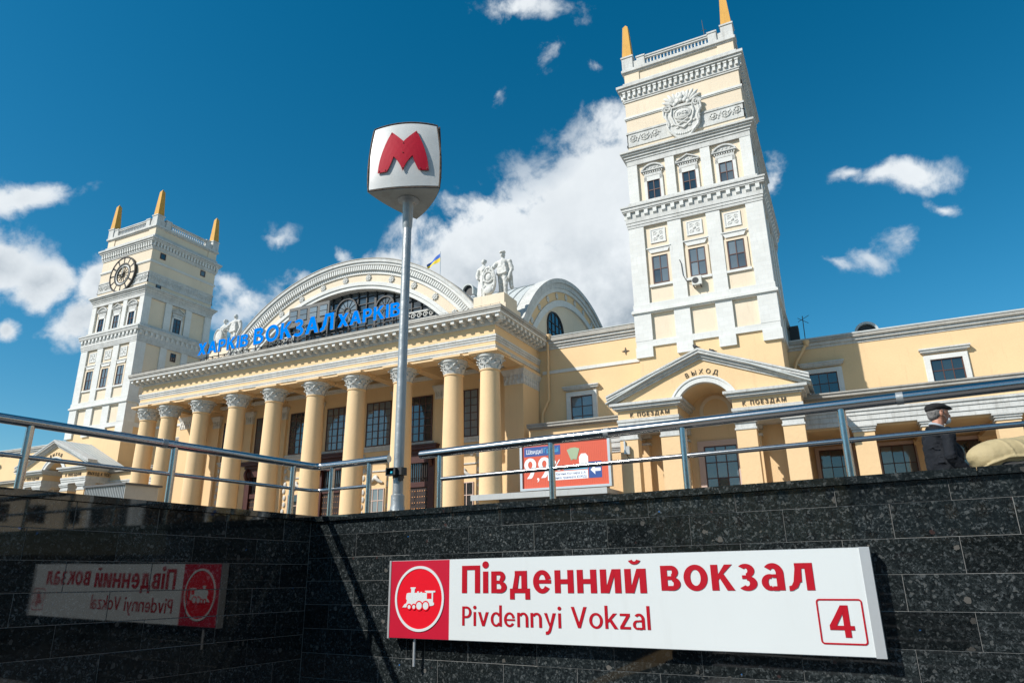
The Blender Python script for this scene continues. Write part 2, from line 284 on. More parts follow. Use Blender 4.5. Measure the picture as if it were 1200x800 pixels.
# ------------------------------------------------------------------ mesh helpers
WL = {}
def wl(p):
    return WL.get(p.name, Vector((0, 0, 0))) if p else Vector((0, 0, 0))
def thing(name, label, cat, loc=(0, 0, 0), group=None, rotz=0):
    o = bpy.data.objects.new(name, None); C.objects.link(o); o.location = loc; o.rotation_euler.z = rotz
    o.empty_display_size = .3
    o['label'] = label; o['category'] = cat
    if group: o['group'] = group
    WL[o.name] = Vector(loc)
    return o
class MB:
    def __init__(s, tf=None):
        s.v = []; s.f = []; s.m = []; s.tf = tf
    def add(s, vs, fs, mi=0):
        n = len(s.v)
        if s.tf: vs = [s.tf(p) for p in vs]
        s.v += [tuple(p) for p in vs]
        s.f += [tuple(i+n for i in f) for f in fs]
        s.m += [mi]*len(fs)
        return s
    def box(s, x0, x1, y0, y1, z0, z1, mi=0):
        return s.add([(x0, y0, z0), (x1, y0, z0), (x1, y1, z0), (x0, y1, z0), (x0, y0, z1), (x1, y0, z1), (x1, y1, z1), (x0, y1, z1)],
                     [(0, 3, 2, 1), (4, 5, 6, 7), (0, 1, 5, 4), (1, 2, 6, 5), (2, 3, 7, 6), (3, 0, 4, 7)], mi)
    def frus(s, cx, cy, z0, z1, a, b, mi=0, ay=None, by=None):
        ay = a if ay is None else ay; by = b if by is None else by
        return s.add([(cx-a, cy-ay, z0), (cx+a, cy-ay, z0), (cx+a, cy+ay, z0), (cx-a, cy+ay, z0), (cx-b, cy-by, z1), (cx+b, cy-by, z1), (cx+b, cy+by, z1), (cx-b, cy+by, z1)],
                     [(0, 3, 2, 1), (4, 5, 6, 7), (0, 1, 5, 4), (1, 2, 6, 5), (2, 3, 7, 6), (3, 0, 4, 7)], mi)
    def prism(s, poly, a0, a1, ax='Y', mi=0):
        n = len(poly)
        def P(p, a): return (p[0], a, p[1]) if ax == 'Y' else ((a, p[0], p[1]) if ax == 'X' else (p[0], p[1], a))
        vs = [P(p, a0) for p in poly]+[P(p, a1) for p in poly]
        fs = [tuple(range(n)), tuple(range(2*n-1, n-1, -1))]+[(i, i+n, (i+1) % n+n, (i+1) % n) for i in range(n)]
        return s.add(vs, fs, mi)
    def ring(s, cx, cz, r0, r1, a0, a1, y0, y1, n=48, ax='Y', mi=0):
        vs = []; fs = []
        def P(x, z, y): return (x, y, z) if ax == 'Y' else (y, x, z)
        for i in range(n+1):
            a = a0+(a1-a0)*i/n; c, q = math.cos(a), math.sin(a)
            for rr, y in ((r0, y0), (r1, y0), (r1, y1), (r0, y1)): vs.append(P(cx+rr*c, cz+rr*q, y))
        for i in range(n):
            b = i*4
            for k in range(4): fs.append((b+k, b+(k+1) % 4, b+4+(k+1) % 4, b+4+k))
        full = abs(abs(a1-a0)-2*PI) < 1e-4
        if not full: fs += [(0, 3, 2, 1), (n*4, n*4+1, n*4+2, n*4+3)]
        return s.add(vs, fs, mi)
    def lathe(s, prof, cx, cy, n=24, mi=0, cz=0, cap=True):
        vs = []; fs = []
        for i in range(n):
            a = 2*PI*i/n
            for rr, z in prof: vs.append((cx+rr*math.cos(a), cy+rr*math.sin(a), cz+z))
        k = len(prof)
        for i in range(n):
            j = (i+1) % n
            for q in range(k-1): fs.append((i*k+q, j*k+q, j*k+q+1, i*k+q+1))
        if cap:
            fs.append(tuple(i*k for i in range(n))[::-1]); fs.append(tuple(i*k+k-1 for i in range(n)))
        return s.add(vs, fs, mi)
    def tube(s, pts, rad, n=12, mi=0, closed=False):
        pts = [Vector(p) for p in pts]; vs = []; fs = []
        K = len(pts); rads = rad if isinstance(rad, (list, tuple)) else [rad]*K
        ref = None
        for i, p in enumerate(pts):
            if closed: t = pts[(i+1) % K]-pts[i-1]
            else: t = (pts[min(i+1, K-1)]-pts[max(i-1, 0)])
            t.normalize()
            if ref is None:
                ref = Vector((0, 0, 1)) if abs(t.z) < .9 else Vector((1, 0, 0))
            a = t.cross(ref).normalized(); b = a.cross(t).normalized(); ref = b
            for k in range(n):
                q = 2*PI*k/n; vs.append(p+rads[i]*(math.cos(q)*a+math.sin(q)*b))
        for i in range(K if closed else K-1):
            j = (i+1) % K
            for k in range(n): fs.append((i*n+k, i*n+(k+1) % n, j*n+(k+1) % n, j*n+k))
        if not closed:
            fs.append(tuple(range(n))[::-1]); fs.append(tuple(range((K-1)*n, K*n)))
        return s.add(vs, fs, mi)
    def ell(s, c, rad, n=12, m=8, mi=0, rot=None):
        if isinstance(rad, (int, float)): rad = (rad,)*3
        vs = []; fs = []; c = Vector(c)
        def Q(p):
            p = Vector(p)
            if rot: p = rot @ p
            return c+p
        vs.append(Q((0, 0, -rad[2])))
        for j in range(1, m):
            b = -PI/2+PI*j/m
            for i in range(n):
                a = 2*PI*i/n; vs.append(Q((rad[0]*math.cos(b)*math.cos(a), rad[1]*math.cos(b)*math.sin(a), rad[2]*math.sin(b))))
        vs.append(Q((0, 0, rad[2])))
        for i in range(n): fs.append((0, 1+(i+1) % n, 1+i))
        for j in range(m-2):
            for i in range(n): fs.append((1+j*n+i, 1+j*n+(i+1) % n, 1+(j+1)*n+(i+1) % n, 1+(j+1)*n+i))
        L = len(vs)-1; b = 1+(m-2)*n
        for i in range(n): fs.append((b+i, b+(i+1) % n, L))
        return s.add(vs, fs, mi)
    def cap(s, p0, r0, p1, r1, n=12, mi=0):      # tapered capsule
        s.ell(p0, r0, n, 8, mi); s.ell(p1, r1, n, 8, mi); s.tube([p0, p1], [r0, r1], n, mi); return s
    def mesh(s, name, mats, smooth=False, bevel=0):
        me = bpy.data.meshes.new(name); me.from_pydata(s.v, [], s.f)
        for x in (mats if isinstance(mats, (list, tuple)) else [mats]): me.materials.append(x)
        me.polygons.foreach_set('material_index', s.m)
        bm = bmesh.new(); bm.from_mesh(me); bmesh.ops.recalc_face_normals(bm, faces=bm.faces)
        bm.to_mesh(me); bm.free()
        if smooth:
            me.polygons.foreach_set('use_smooth', [True]*len(me.polygons))
            try: me.set_sharp_from_angle(angle=R(smooth if smooth > 1 else 40))
            except Exception: pass
        me.update(); return me
    def build(s, name, mats, parent=None, smooth=False, kind=None, label=None, cat=None, group=None, at=None):
        L = wl(parent)
        base = Vector(at) if at is not None else L
        keep = s.v
        s.v = [(p[0]-base[0], p[1]-base[1], p[2]-base[2]) for p in s.v]
        me = s.mesh(name, mats, smooth); s.v = keep
        o = bpy.data.objects.new(name, me); C.objects.link(o)
        o.parent = parent; o.location = base-L if parent else base
        WL[o.name] = Vector(base)
        if kind: o['kind'] = kind
        if label: o['label'] = label
        if cat: o['category'] = cat
        if group: o['group'] = group
        return o
CACHE = {}
def inst(key, maker, name, parent, loc, rotz=0, scale=None, world=True):
    if key not in CACHE: CACHE[key] = maker()
    o = bpy.data.objects.new(name, CACHE[key]); C.objects.link(o); o.parent = parent
    loc = Vector(loc)
    o.location = loc-wl(parent) if world else loc
    o.rotation_euler.z = rotz
    if scale: o.scale = scale
    WL[o.name] = loc if world else loc+wl(parent)
    return o
def window(parent, w, h, cols, rows, loc, rotz=0, fmat=None, gmat=None, fw=.07, bar=.045, panes=True, split=None, name='window', bars=()):
    """frame with mullions as the part, each pane a sub-part; local x across, z up, outside is -y"""
    fmat = fmat or FRAME; gmat = gmat or GLASS
    if gmat is GLASS and random.random() < .3: gmat = GLASSB
    def mk():
        b = MB(); b.box(-w/2, -w/2+fw, -.02, .08, 0, h); b.box(w/2-fw, w/2, -.02, .08, 0, h)
        b.box(-w/2+fw, w/2-fw, -.02, .08, 0, fw); b.box(-w/2+fw, w/2-fw, -.02, .08, h-fw, h)
        iw, ih = w-2*fw, h-2*fw
        for i in range(1, cols): x = -iw/2+iw*i/cols; t = bar*(1.9 if i in bars else 1); b.box(x-t/2, x+t/2, -.012, .07, fw, h-fw)
        for j in range(1, rows): z = fw+ih*j/rows; b.box(-w/2+fw, w/2-fw, -.006, .066, z-bar/2, z+bar/2)
        return b.mesh(name, fmat)
    o = inst(('fr', w, h, cols, rows, fw, bar, fmat.name, bars), mk, name, parent, loc, rotz)
    iw, ih = w-2*fw, h-2*fw
    if panes:
        cw, ch = iw/cols, ih/rows
        def mp(): return MB().box(-cw/2, cw/2, .03, .04, -ch/2, ch/2).mesh('pane', gmat)
        for i in range(cols):
            for j in range(rows):
                p = inst(('pn', round(cw, 3), round(ch, 3), gmat.name), mp, 'pane', o, (-iw/2+cw*(i+.5), 0, fw+ch*(j+.5)), 0, world=False)
                p.rotation_euler = (R(random.uniform(-.5, .5)), 0, R(random.uniform(-.6, .6)))
    else:
        def mg(): return MB().box(-w/2+.01, w/2-.01, .03, .04, .01, h-.01).mesh('pane', gmat)
        inst(('gl', w, h, gmat.name), mg, 'pane', o, (0, 0, 0), 0, world=False)
    return o

# text as a mesh, centred in x, standing in the XZ plane facing -y, baseline z=0
def glyph(ch, size=1, ext=.02, off=0, xs=1, mats=None, shear=0, res=4):
    cu = bpy.data.curves.new('t', 'FONT'); cu.body = ch; cu.size = size; cu.extrude = ext; cu.offset = off; cu.resolution_u = res; cu.shear = shear
    ob = bpy.data.objects.new('t', cu); C.objects.link(ob)
    dg = bpy.context.evaluated_depsgraph_get(); me = bpy.data.meshes.new_from_object(ob.evaluated_get(dg))
    bpy.data.objects.remove(ob); bpy.data.curves.remove(cu)
    pts = [v.co.copy() for v in me.vertices]
    if not pts: return me, 0, 0, 0, 0
    for v in me.vertices: v.co = Vector((v.co.x*xs, -v.co.z, v.co.y))
    x0 = min(v.co.x for v in me.vertices); x1 = max(v.co.x for v in me.vertices)
    z0 = min(v.co.z for v in me.vertices); z1 = max(v.co.z for v in me.vertices)
    me.materials.clear()
    for x in (mats or []): me.materials.append(x)
    if mats and len(mats) > 1:
        for p in me.polygons: p.material_index = 0 if p.normal.y < -.5 else 1
    return me, x0, x1, z0, z1
def glyph_run(text, size, xa, xb, ext, off, mats, gap=.07, shear=0, space=.3):
    """list of (mesh, x, char): letters fitted from xa to xb"""
    L = []; x = 0
    for ch in text:
        if ch == ' ': x += space*size; L.append(None); continue
        me, x0, x1, z0, z1 = glyph(ch, size, ext, off, 1, mats, shear)
        L.append((me, x-x0, ch)); x += x1-x0+gap*size
    tot = x-gap*size; k = (xb-xa)/tot; out = []
    for q in L:
        if q is None: continue
        me, px, ch = q
        for v in me.vertices: v.co.x *= k
        out.append((me, xa+px*k, ch))
    return out

# bold sans letters cut from strokes: every letter is its own shape
def _para(x0, z0, x1, z1, t): return [(x0, z0), (x0+t, z0), (x1+t, z1), (x1, z1)]
def _bar(x0, x1, z0, z1): return [(x0, z0), (x1, z0), (x1, z1), (x0, z1)]
def _arc(cx, cz, rx, rz, wx, wz, a0, a1, n=20):
    o = [(cx+rx*math.cos(R(a0+(a1-a0)*i/n)), cz+rz*math.sin(R(a0+(a1-a0)*i/n))) for i in range(n+1)]
    i_ = [(cx+(rx-wx)*math.cos(R(a0+(a1-a0)*i/n)), cz+(rz-wz)*math.sin(R(a0+(a1-a0)*i/n))) for i in range(n+1)]
    return ('arc', o, i_)
def strokes(ch, t, s):
    B, P_, A = _bar, _para, _arc
    g = {
     'П': (.98, [B(0, t, 0, 1.29), B(.98-t, .98, 0, 1.29), B(t, .98-t, 1.29-s, 1.29)]),
     'і': (t, [B(0, t, 0, 1), A(t/2, 1.31, t*.62, t*.62, t*.619, t*.619, 0, 360)]),
     'в': (.80, [B(0, t, 0, 1), B(t, .44, 1-s*.9, 1), B(t, .46, .5-s*.36, .5+s*.36), B(t, .46, 0, s*.9), A(.44, .74, .29, .26, t*.9, s*.85, -90, 90), A(.46, .27, .34, .27, t, s*.85, -90, 90)]),
     'д': (1.0, [B(0, 1.0, 0, s), B(0, t*.85, -.28, 0), B(1-t*.85, 1, -.28, 0), B(.86-t, .86, s, 1), B(.26, .86-t, 1-s, 1), [(.14, s), (.14+t*.9, s), (.26+t*.8, 1-s), (.26, 1-s)]]),
     'е': (.88, [A(.44, .5, .44, .52, t, s, 14, 325, 30), B(t*.8, .87, .42, .42+s*.8)]),
     'н': (.88, [B(0, t, 0, 1), B(.88-t, .88, 0, 1), B(t, .88-t, .5-s/2, .5+s/2)]),
     'и': (.90, [B(0, t, 0, 1), B(.90-t, .90, 0, 1), [(t, 0), (t+.10, 0), (.90-t, 1), (.80-t, 1)], [(t, .0), (t, .28), (.80-t, 1), (.9-t, 1), (.9-t, .72), (t+.1, 0)]]),
     'о': (.96, [A(.48, .5, .48, .52, t, s, 0, 360, 32)]),
     'к': (.86, [B(0, t, 0, 1), [(t, .40), (t, .62), (.54, 1), (.84, 1), (.36, .52)], [(.28, .56), (.50, .62), (.88, 0), (.58, 0)]]),
     'з': (.74, [A(.33, .745, .33, .27, t*.95, s*.85, -90, 140), A(.35, .27, .37, .285, t, s*.85, -140, 90), B(.18, .36, .5-s*.3, .5+s*.36)]),
     'а': (.82, [B(.82-t, .82, 0, .64), A(.44, .62, .38, .40, t, s, 0, 140), A(.31, .30, .31, .31, t*.9, s*.82, 60, 300), B(.42, .82-t, .62-s*.75, .60), B(.40, .60, -.01, s*.75)]),
     'л': (.88, [B(.88-t, .88, 0, 1), B(.26, .88-t, 1-s, 1), [(.26, 1-s), (.26+t*.85, 1-s), (.24+t*.8, .30), (.16, .25)], [(.16, .3), (.26+t*.6, .34), (.22+t*.3, .10), (.12, -.01), (0, -.02), (0, s*.75), (.10, s*.9)]]),
     'P': (.78, [B(0, t, 0, 1.4), B(t, .36, 1.4-s, 1.4), B(t, .36, .55, .55+s), A(.36, .975, .42, .425, t, s, -90, 90)]),
     'i': (t, [B(0, t, 0, 1), A(t/2, 1.33, t*.66, t*.66, t*.659, t*.659, 0, 360)]),
     'v': (.86, [[(0, 1), (t*1.12, 1), (.43+t*.30, .12), (.43+t*.5, 0), (.43-t*.5, 0)], [(.86, 1), (.86-t*1.12, 1), (.43-t*.30, .12), (.43-t*.5, 0), (.43+t*.5, 0)]]),
     'd': (.88, [B(.88-t, .88, 0, 1.5), A(.42, .5, .42, .52, t, s, 35, 325), B(.60, .9-t, .73, .84), B(.60, .9-t, .14, .25)]),
     'e': (.86, [A(.43, .5, .43, .52, t, s, 14, 325, 30), B(t*.8, .85, .42, .42+s*.8)]),
     'n': (.84, [B(0, t, 0, 1), A(.46, .60, .38, .42, t, s, 0, 150), B(.84-t, .84, 0, .60)]),
     'y': (.86, [[(0, 1), (t*1.12, 1), (.48, .12), (.42, -.05)], [(.86, 1), (.86-t*1.12, 1), (.34, -.06), (.26, -.22), (.10, -.26), (.10, -.46), (.28, -.45), (.44, -.32), (.52, -.12)]]),
     'V': (1.12, [[(0, 1.4), (t*1.12, 1.4), (.56+t*.30, .18), (.56+t*.5, 0), (.56-t*.5, 0)], [(1.12, 1.4), (1.12-t*1.12, 1.4), (.56-t*.30, .18), (.56-t*.5, 0), (.56+t*.5, 0)]]),
     'o': (.94, [A(.47, .5, .47, .52, t, s, 0, 360, 32)]),
     'k': (.84, [B(0, t, 0, 1.5), [(t, .38), (t, .58), (.56, 1), (.82, 1), (.34, .50)], [(.27, .52), (.46, .60), (.86, 0), (.60, 0)]]),
     'z': (.70, [B(.02, .68, 1-s, 1), B(0, .70, 0, s), [(0, s), (.24, s), (.68, 1-s), (.44, 1-s)]]),
     'a': (.78, [B(.78-t, .78, 0, .64), A(.42, .62, .36, .40, t, s, 0, 140), A(.29, .29, .29, .30, t*.9, s*.82, 60, 300), B(.40, .78-t, .60-s*.8, .60), B(.38, .58, -.01, s*.8)]),
     'l': (t, [B(0, t, 0, 1.5)]),
     '9': (.86, [A(.43, .95, .43, .46, t, s, 0, 360, 30), [(.86-t, .92), (.86, .92), (.80, .60), (.60, .10), (.48, 0), (.18, 0), (.40, .30), (.56, .62)]]),
     '4': (.95, [B(.55, .55+t*1.05, 0, 1.4), B(0, .95, .32, .32+s*1.1), [(0, .32+s), (.24, .32+s), (.60, 1.4), (.55, 1.4), (.50, 1.4)], [(0, .32), (0, .52), (.52, 1.4), (.62, 1.15), (.22, .40)]]),
     'Х': (.92, [_para(0, 0, .92-t*1.25, 1, t*1.25), _para(.92-t*1.25, 0, 0, 1, t*1.25)]),
     'А': (1.0, [_para(0, 0, .5-t*.6, 1, t*1.15), [(1-t*1.15, 0), (1, 0), (.5+t*.6, 1), (.5-t*.55, 1)], B(.25, .75, .22, .22+s*.9)]),
     'Р': (.78, [B(0, t, 0, 1), B(t, .44, 1-s, 1), B(t, .44, .36, .36+s*.9), A(.44, .68, .34, .32, t, s*.95, -90, 90)]),
     'К': (.90, [B(0, t, 0, 1), [(t, .36), (t, .60), (.58, 1), (.87, 1), (.40, .54)], [(.30, .50), (.48, .66), (.92, 0), (.62, 0)]]),
     'І': (t, [B(0, t, 0, 1)]),
     'В': (.84, [B(0, t, 0, 1), B(t, .46, 1-s, 1), B(t, .48, .54-s*.45, .54+s*.45), B(t, .48, 0, s), A(.46, .77, .31, .23, t*.95, s*.9, -90, 90), A(.48, .28, .36, .28, t, s*.9, -90, 90)]),
     'О': (1.08, [A(.54, .5, .54, .52, t, s, 0, 360, 36)]),
     'З': (.80, [A(.36, .75, .37, .27, t, s*.9, -90, 150), A(.38, .27, .42, .29, t, s*.9, -150, 90), B(.22, .40, .52-s*.4, .52+s*.4)]),
     'Л': (.98, [B(.98-t, .98, 0, 1), B(.30, .98-t, 1-s, 1), [(.28, 1-s), (.28+t, 1-s), (.26+t*.8, .28), (.16, .25)], [(.16, .3), (.28+t*.6, .34), (.22+t*.4, .08), (.10, -.01), (0, -.01), (0, s*.9), (.10, s)]]),
    }
    g['й'] = (g['и'][0], g['и'][1]+[A(.45, 1.42, .27, .24, t*.62, s*.62, 200, 340)])
    return g[ch]
def cut_letters(root, text, xh, xa, xb, z, T, y, depth, mats, t=.27, s=.22, gap=.17, name='letter', step=.0004):
    """letters xh tall at x-height (or cap height for roof letters), spread from xa to xb"""
    adv = [(c,)+strokes(c, t, s) for c in text]
    tot = sum(a[1] for a in adv)+gap*(len(adv)-1)
    k = (xb-xa)/tot; x = xa; out = []
    for c, w, prims in adv:
        b = MB(T)
        for i, p in enumerate(prims):
            yy = y-i*step
            if isinstance(p, tuple):
                n = len(p[1])
                for q in range(n-1):
                    qd = [p[1][q], p[1][q+1], p[2][q+1], p[2][q]]
                    vs = [(x+a*k, yy, z+c_*xh) for a, c_ in qd]+[(x+a*k, y+depth, z+c_*xh) for a, c_ in qd]
                    fs = [(0, 1, 2, 3), (1, 0, 4, 5), (3, 2, 6, 7)]
                    b.add(vs, fs)
            else:
                b.prism([(x+a*k, z+c_*xh) for a, c_ in p], yy, y+depth)
        b.build(name, mats, root, at=T((x+w*k/2, y, z)))
        ob = C.objects[-1] if False else None
        x += (w+gap)*k
    for o in root.children:
        if o.name.startswith(name) and len(o.data.materials) == len(mats) > 1:
            nf = (T((0, -1, 0))-T((0, 0, 0))).normalized() if not isinstance(T((0, 0, 0)), tuple) else Vector((0, -1, 0))
            for pl in o.data.polygons: pl.material_index = 0 if abs(pl.normal.dot(nf)) > .7 else 1

# ------------------------------------------------------------------ ground
G0 = -.1
g = MB()
def quad(x0, x1, y0, y1): g.add([(x0, y0, G0), (x1, y0, G0), (x1, y1, G0), (x0, y1, G0)], [(0, 1, 2, 3)])
PX0, PX1, PY0, PY1 = 34.0, 50.0, -60.0, -44.1
quad(-900, 900, PY1, 900); quad(-900, PX0, PY0, PY1); quad(PX1, 900, PY0, PY1); quad(-900, 900, -900, PY0)
g.build('ground', ASPH, kind='structure')
MB().box(PX0, PX1, PY0, PY1, -2.2, -2.0).build('underpass_floor', PITM, kind='structure')
st = MB()
for i in range(12): st.box(PX0+.4, PX1-.4, -52.6-.36*(i+1), -52.6-.36*i, -2.0, -2.0+.158*(i+1))
st.build('steps', PITM, kind='structure')
MB().box(PX1-.3, PX1, PY0, PY1, -2.0, .3).box(PX0+.3, PX1-.3, PY0, PY0+.3, -2, .35).build('retaining_wall', GRAN, kind='structure')

# unseen houses across the square, added to darken what steel and granite reflect
for i, (x, w_, h_, m_) in enumerate(((-57.5, 54.4, 19, GREYC), (-4, 51.4, 24, CREAM), (44, 43.4, 22, GREYC), (93, 53.4, 24, PALE), (147.5, 54.4, 19, GREYC))):
    hb = thing('reflected_building', ('long grey house', 'tall cream apartment block', 'grey house', 'pale apartment block', 'grey corner house')[i]+' added behind the camera for its reflections, '+('leftmost', 'second from the left', 'middle', 'second from the right', 'rightmost')[i]+' of five', 'building', (x, -150, G0))
    MB().box(x-w_/2, x+w_/2, -164, -150, G0, h_*.75).build('wall', m_, hb); MB().box(x-w_/2-.4, x+w_/2+.4, -164.4, -149.6, h_*.75, h_*.75+1).build('roof', ROOF, hb)
    b = MB(); nx = int(w_/3.4)
    for k in range(nx):
        for j in range(int(h_*.75/3.2)): b.box(x-w_/2+1.7+k*3.4-.7, x-w_/2+1.7+k*3.4+.7, -150, -149.95, 1.2+j*3.2, 3.0+j*3.2)
    b.build('windows', GLASS, hb, kind='stuff')
hb = thing('reflected_building', 'long pale block added on the right for its reflection, outside the frame', 'building', (120, -25, G0))  # unseen block, added so the left wall mirrors less bare sky
MB().box(112, 126, -75, 30, G0, 21).build('wall', PALE, hb); MB().box(111.6, 126.4, -75.4, 30.4, 21, 22).build('roof', ROOF, hb)
b = MB()
for k in range(30):
    for j in range(6): b.box(111.95, 112, -73+k*3.4, -71.4+k*3.4, 1.2+j*3.2, 3.0+j*3.2)
b.build('windows', GLASS, hb, kind='stuff')
for i, (x, y) in enumerate(((50.5, -37.5), (55.5, -34.5), (61.5, -31.0))):
    kz = thing('market_kiosk', ('nearest', 'middle', 'farthest')[i]+' of three white market kiosks with red fascia, right of the frame', 'kiosk', (x, y, G0), 'market kiosks')
    MB().box(x-1.4, x+1.4, y-1.2, y+1.2, G0, 2.5).build('wall', SIGNW, kz); MB().box(x-1.6, x+1.6, y-1.45, y+1.3, 2.5, 2.95).build('fascia', SIGNR, kz); MB().box(x-1.1, x+1.1, y-1.23, y-1.2, .9, 2.2).build('hatch', GLASS, kz); MB().box(x-1.43, x-1.4, y-.9, y+.9, .9, 2.2).build('hatch', GLASS, kz)
# ------------------------------------------------------------------ granite walls
AL = R(-4.539); DU = Vector((math.cos(AL), math.sin(AL), 0)); NN = Vector((-math.sin(AL), math.cos(AL), 0))
BE = R(-4.6); DL = Vector((math.sin(BE), -math.cos(BE), 0)); NL = Vector((-math.cos(BE), -math.sin(BE), 0))   # NL points away from the pit
C0 = Vector((34.671, -44.083, 0))
def TR(p): return C0+DU*p[0]+NN*p[1]+Vector((0, 0, p[2]+.0095*p[0]))
def TLF(p): return C0+DL*p[0]+NL*p[1]+Vector((0, 0, p[2]+.0245*p[0]))
def granite_wall(T, label, L, ztop, zj, j1, j2, u0):
    w = thing('granite_wall', label, 'wall', T((0, .2, -2)))
    MB(T).box(u0-.4, L, .0035, .42, -2.0, ztop-.05).build('core', GROUT, w)
    CH = .2; GP = .0036
    z1 = ztop-.047; k = 0; zb = zj
    while z1 > -1.35:
        j = j1 if k % 2 == 0 else j2
        xs = [u0]; x = j-.608*int((j-u0)/.608+1)
        while x < L:
            if x > u0+.03: xs.append(x)
            x += .608
        xs.append(L)
        for a, b in zip(xs, xs[1:]):
            pr = random.uniform(-.0012, .0012)
            cx, cz = (a+b)/2, (zb+z1)/2
            t = MB(T); e = .0015
            x0, x1, z0, zz = a+GP/2, b-GP/2, zb+GP/2, z1-GP/2
            y = pr
            t.add([(x0+e, y, z0+e), (x1-e, y, z0+e), (x1-e, y, zz-e), (x0+e, y, zz-e), (x0, y+e, z0), (x1, y+e, z0), (x1, y+e, zz), (x0, y+e, zz), (x0, .02, z0), (x1, .02, z0), (x1, .02, zz), (x0, .02, zz)],
                  [(0, 1, 2, 3)]+[(i, (i+1) % 4, (i+1) % 4+4, i+4) for i in range(4)]+[(i+4, (i+1) % 4+4, (i+1) % 4+8, i+8) for i in range(4)])
            t.build('tile', GRAN, w, at=T((cx, 0, cz)))
        z1 = zb; zb = zb-CH if k else zj-CH; k += 1
    x = u0 if u0 < 0 else 0
    i = 0; seg = 1.216; x = -.46 if u0 == 0 and T is TR else 0
    # coping stones
    x = u0-.42
    first = True
    while x < L:
        b = min(L, x+seg-(.35 if first else 0)); first = False
        c = MB(T); c.box(x+.0015, b-.0015, -.032, .47, ztop-.047, ztop-.004); c.box(x+.0035, b-.0035, -.030, .468, ztop-.004, ztop)
        c.build('coping_stone', GRAN, w, at=T(((x+b)/2, .2, ztop)))
        x = b
    return w
granite_wall(TR, 'sunlit black granite wall behind the long white and red name sign', 11.0, .411, .2387, .903, .583, 0)
granite_wall(TLF, 'shaded black granite wall on the left, mirroring the sign', 9.5, .421, .185, .316, .60, 0)

# ------------------------------------------------------------------ handrails
def railing(name, label, group, paths, posts, ends):
    root = thing('handrail', label, 'railing', ends, group)
    for nm, pts, rad in paths:
        b = MB(); b.tube(pts, rad, 20); b.build(nm, CHROME, root, smooth=50)
    tp = paths[0][1]; tr_ = paths[0][2]
    for i_ in ((4, 1) if len(tp) > 8 else (1, 2)):
        a_ = Vector(tp[i_]); dn = (Vector(tp[i_+1])-a_).normalized(); MB().tube([a_-dn*.02, a_+dn*.02], tr_+.0025, 20).build('sleeve', GALV, root, smooth=50)
    for p0, p1 in posts:
        pb = MB(); pb.tube([p0, p1], .026, 16); pb.lathe([(.05, 0), (.05, .006), (.03, .012)], p0[0], p0[1], 16, cz=p0[2])
        pb.build('post', CHROME, root, smooth=50, at=p0)
    return root
OFR = .14
def RR(u_, z, o=OFR): return TR((u_, o, z))
def RL(u_, z, o=.12): return TLF((u_, o, z))
def zr(u_): return .905-.004*u_
def zlf(u_): return .905-.0115*u_
def cpt(z):      # meeting point of both rails
    a = C0+NN*OFR+NL*.12*0; 
    # solve C0+DU*s+NN*OFR = C0+DL*t+NL*.12
    s = Vector((NL.x*.12-NN.x*OFR, NL.y*.12-NN.y*OFR)); det = DU.x*(-DL.y)+DL.x*DU.y
    ss = (s.x*(-DL.y)+DL.x*s.y)/det
    p = C0+DU*ss+NN*OFR; return Vector((p.x, p.y, z))
def bendpts(z, ua, ub):
    c = cpt(z); L1 = (c-RL(ua, 0)); 
    a = c+DL*.09; b = c+DU*.09
    pts = []
    for i in range(7):
        t = i/6; p = (1-t)**2*a+2*t*(1-t)*c+t*t*b; pts.append(p)
    return pts
lt = [RL(u_, zlf(u_)) for u_ in (8.0, 5, 3.5, 2.5, 1.5, .7, .3)]+[Vector((p.x, p.y, .905)) for p in bendpts(.905, 0, 0)]+[RR(u_, zr(u_)) for u_ in (.3, .6, .81)]
lm_ = [RL(u_, zlf(u_)-.232) for u_ in (8.0, 5, 3.5, 2.5, 1.5, .7, .3)]+[Vector((p.x, p.y, .673)) for p in bendpts(.673, 0, 0)]+[RR(u_, zr(u_)-.232) for u_ in (.3, .56)]
railing('handrail', 'bent stainless handrail on the left wall, running round the corner to a cut end', 'stainless handrails on the granite walls',
        [('top_rail', lt, .034), ('middle_rail', lm_, .0155)],
        [(RL(u_, .421), RL(u_, zlf(u_))) for u_ in (7.2, 4.9, 3.6, 2.47, 1.40, .16)]+[(RR(u_, .411), RR(u_, zr(u_))) for u_ in (.09, .575)], RL(1.4, .42))
railing('handrail', 'long stainless handrail on the right wall, starting beside the pole', 'stainless handrails on the granite walls',
        [('top_rail', [RR(u_, zr(u_)) for u_ in (1.185, 3, 5, 7, 10.5)], .0375), ('middle_rail', [RR(u_, zr(u_)-.232) for u_ in (1.4, 3, 5, 7, 10.5)], .0175)],
        [(RR(u_, .411), RR(u_, zr(u_))) for u_ in (1.40, 2.51, 3.595, 4.655, 5.75, 6.9, 8.1, 9.3)], RR(3, .42))

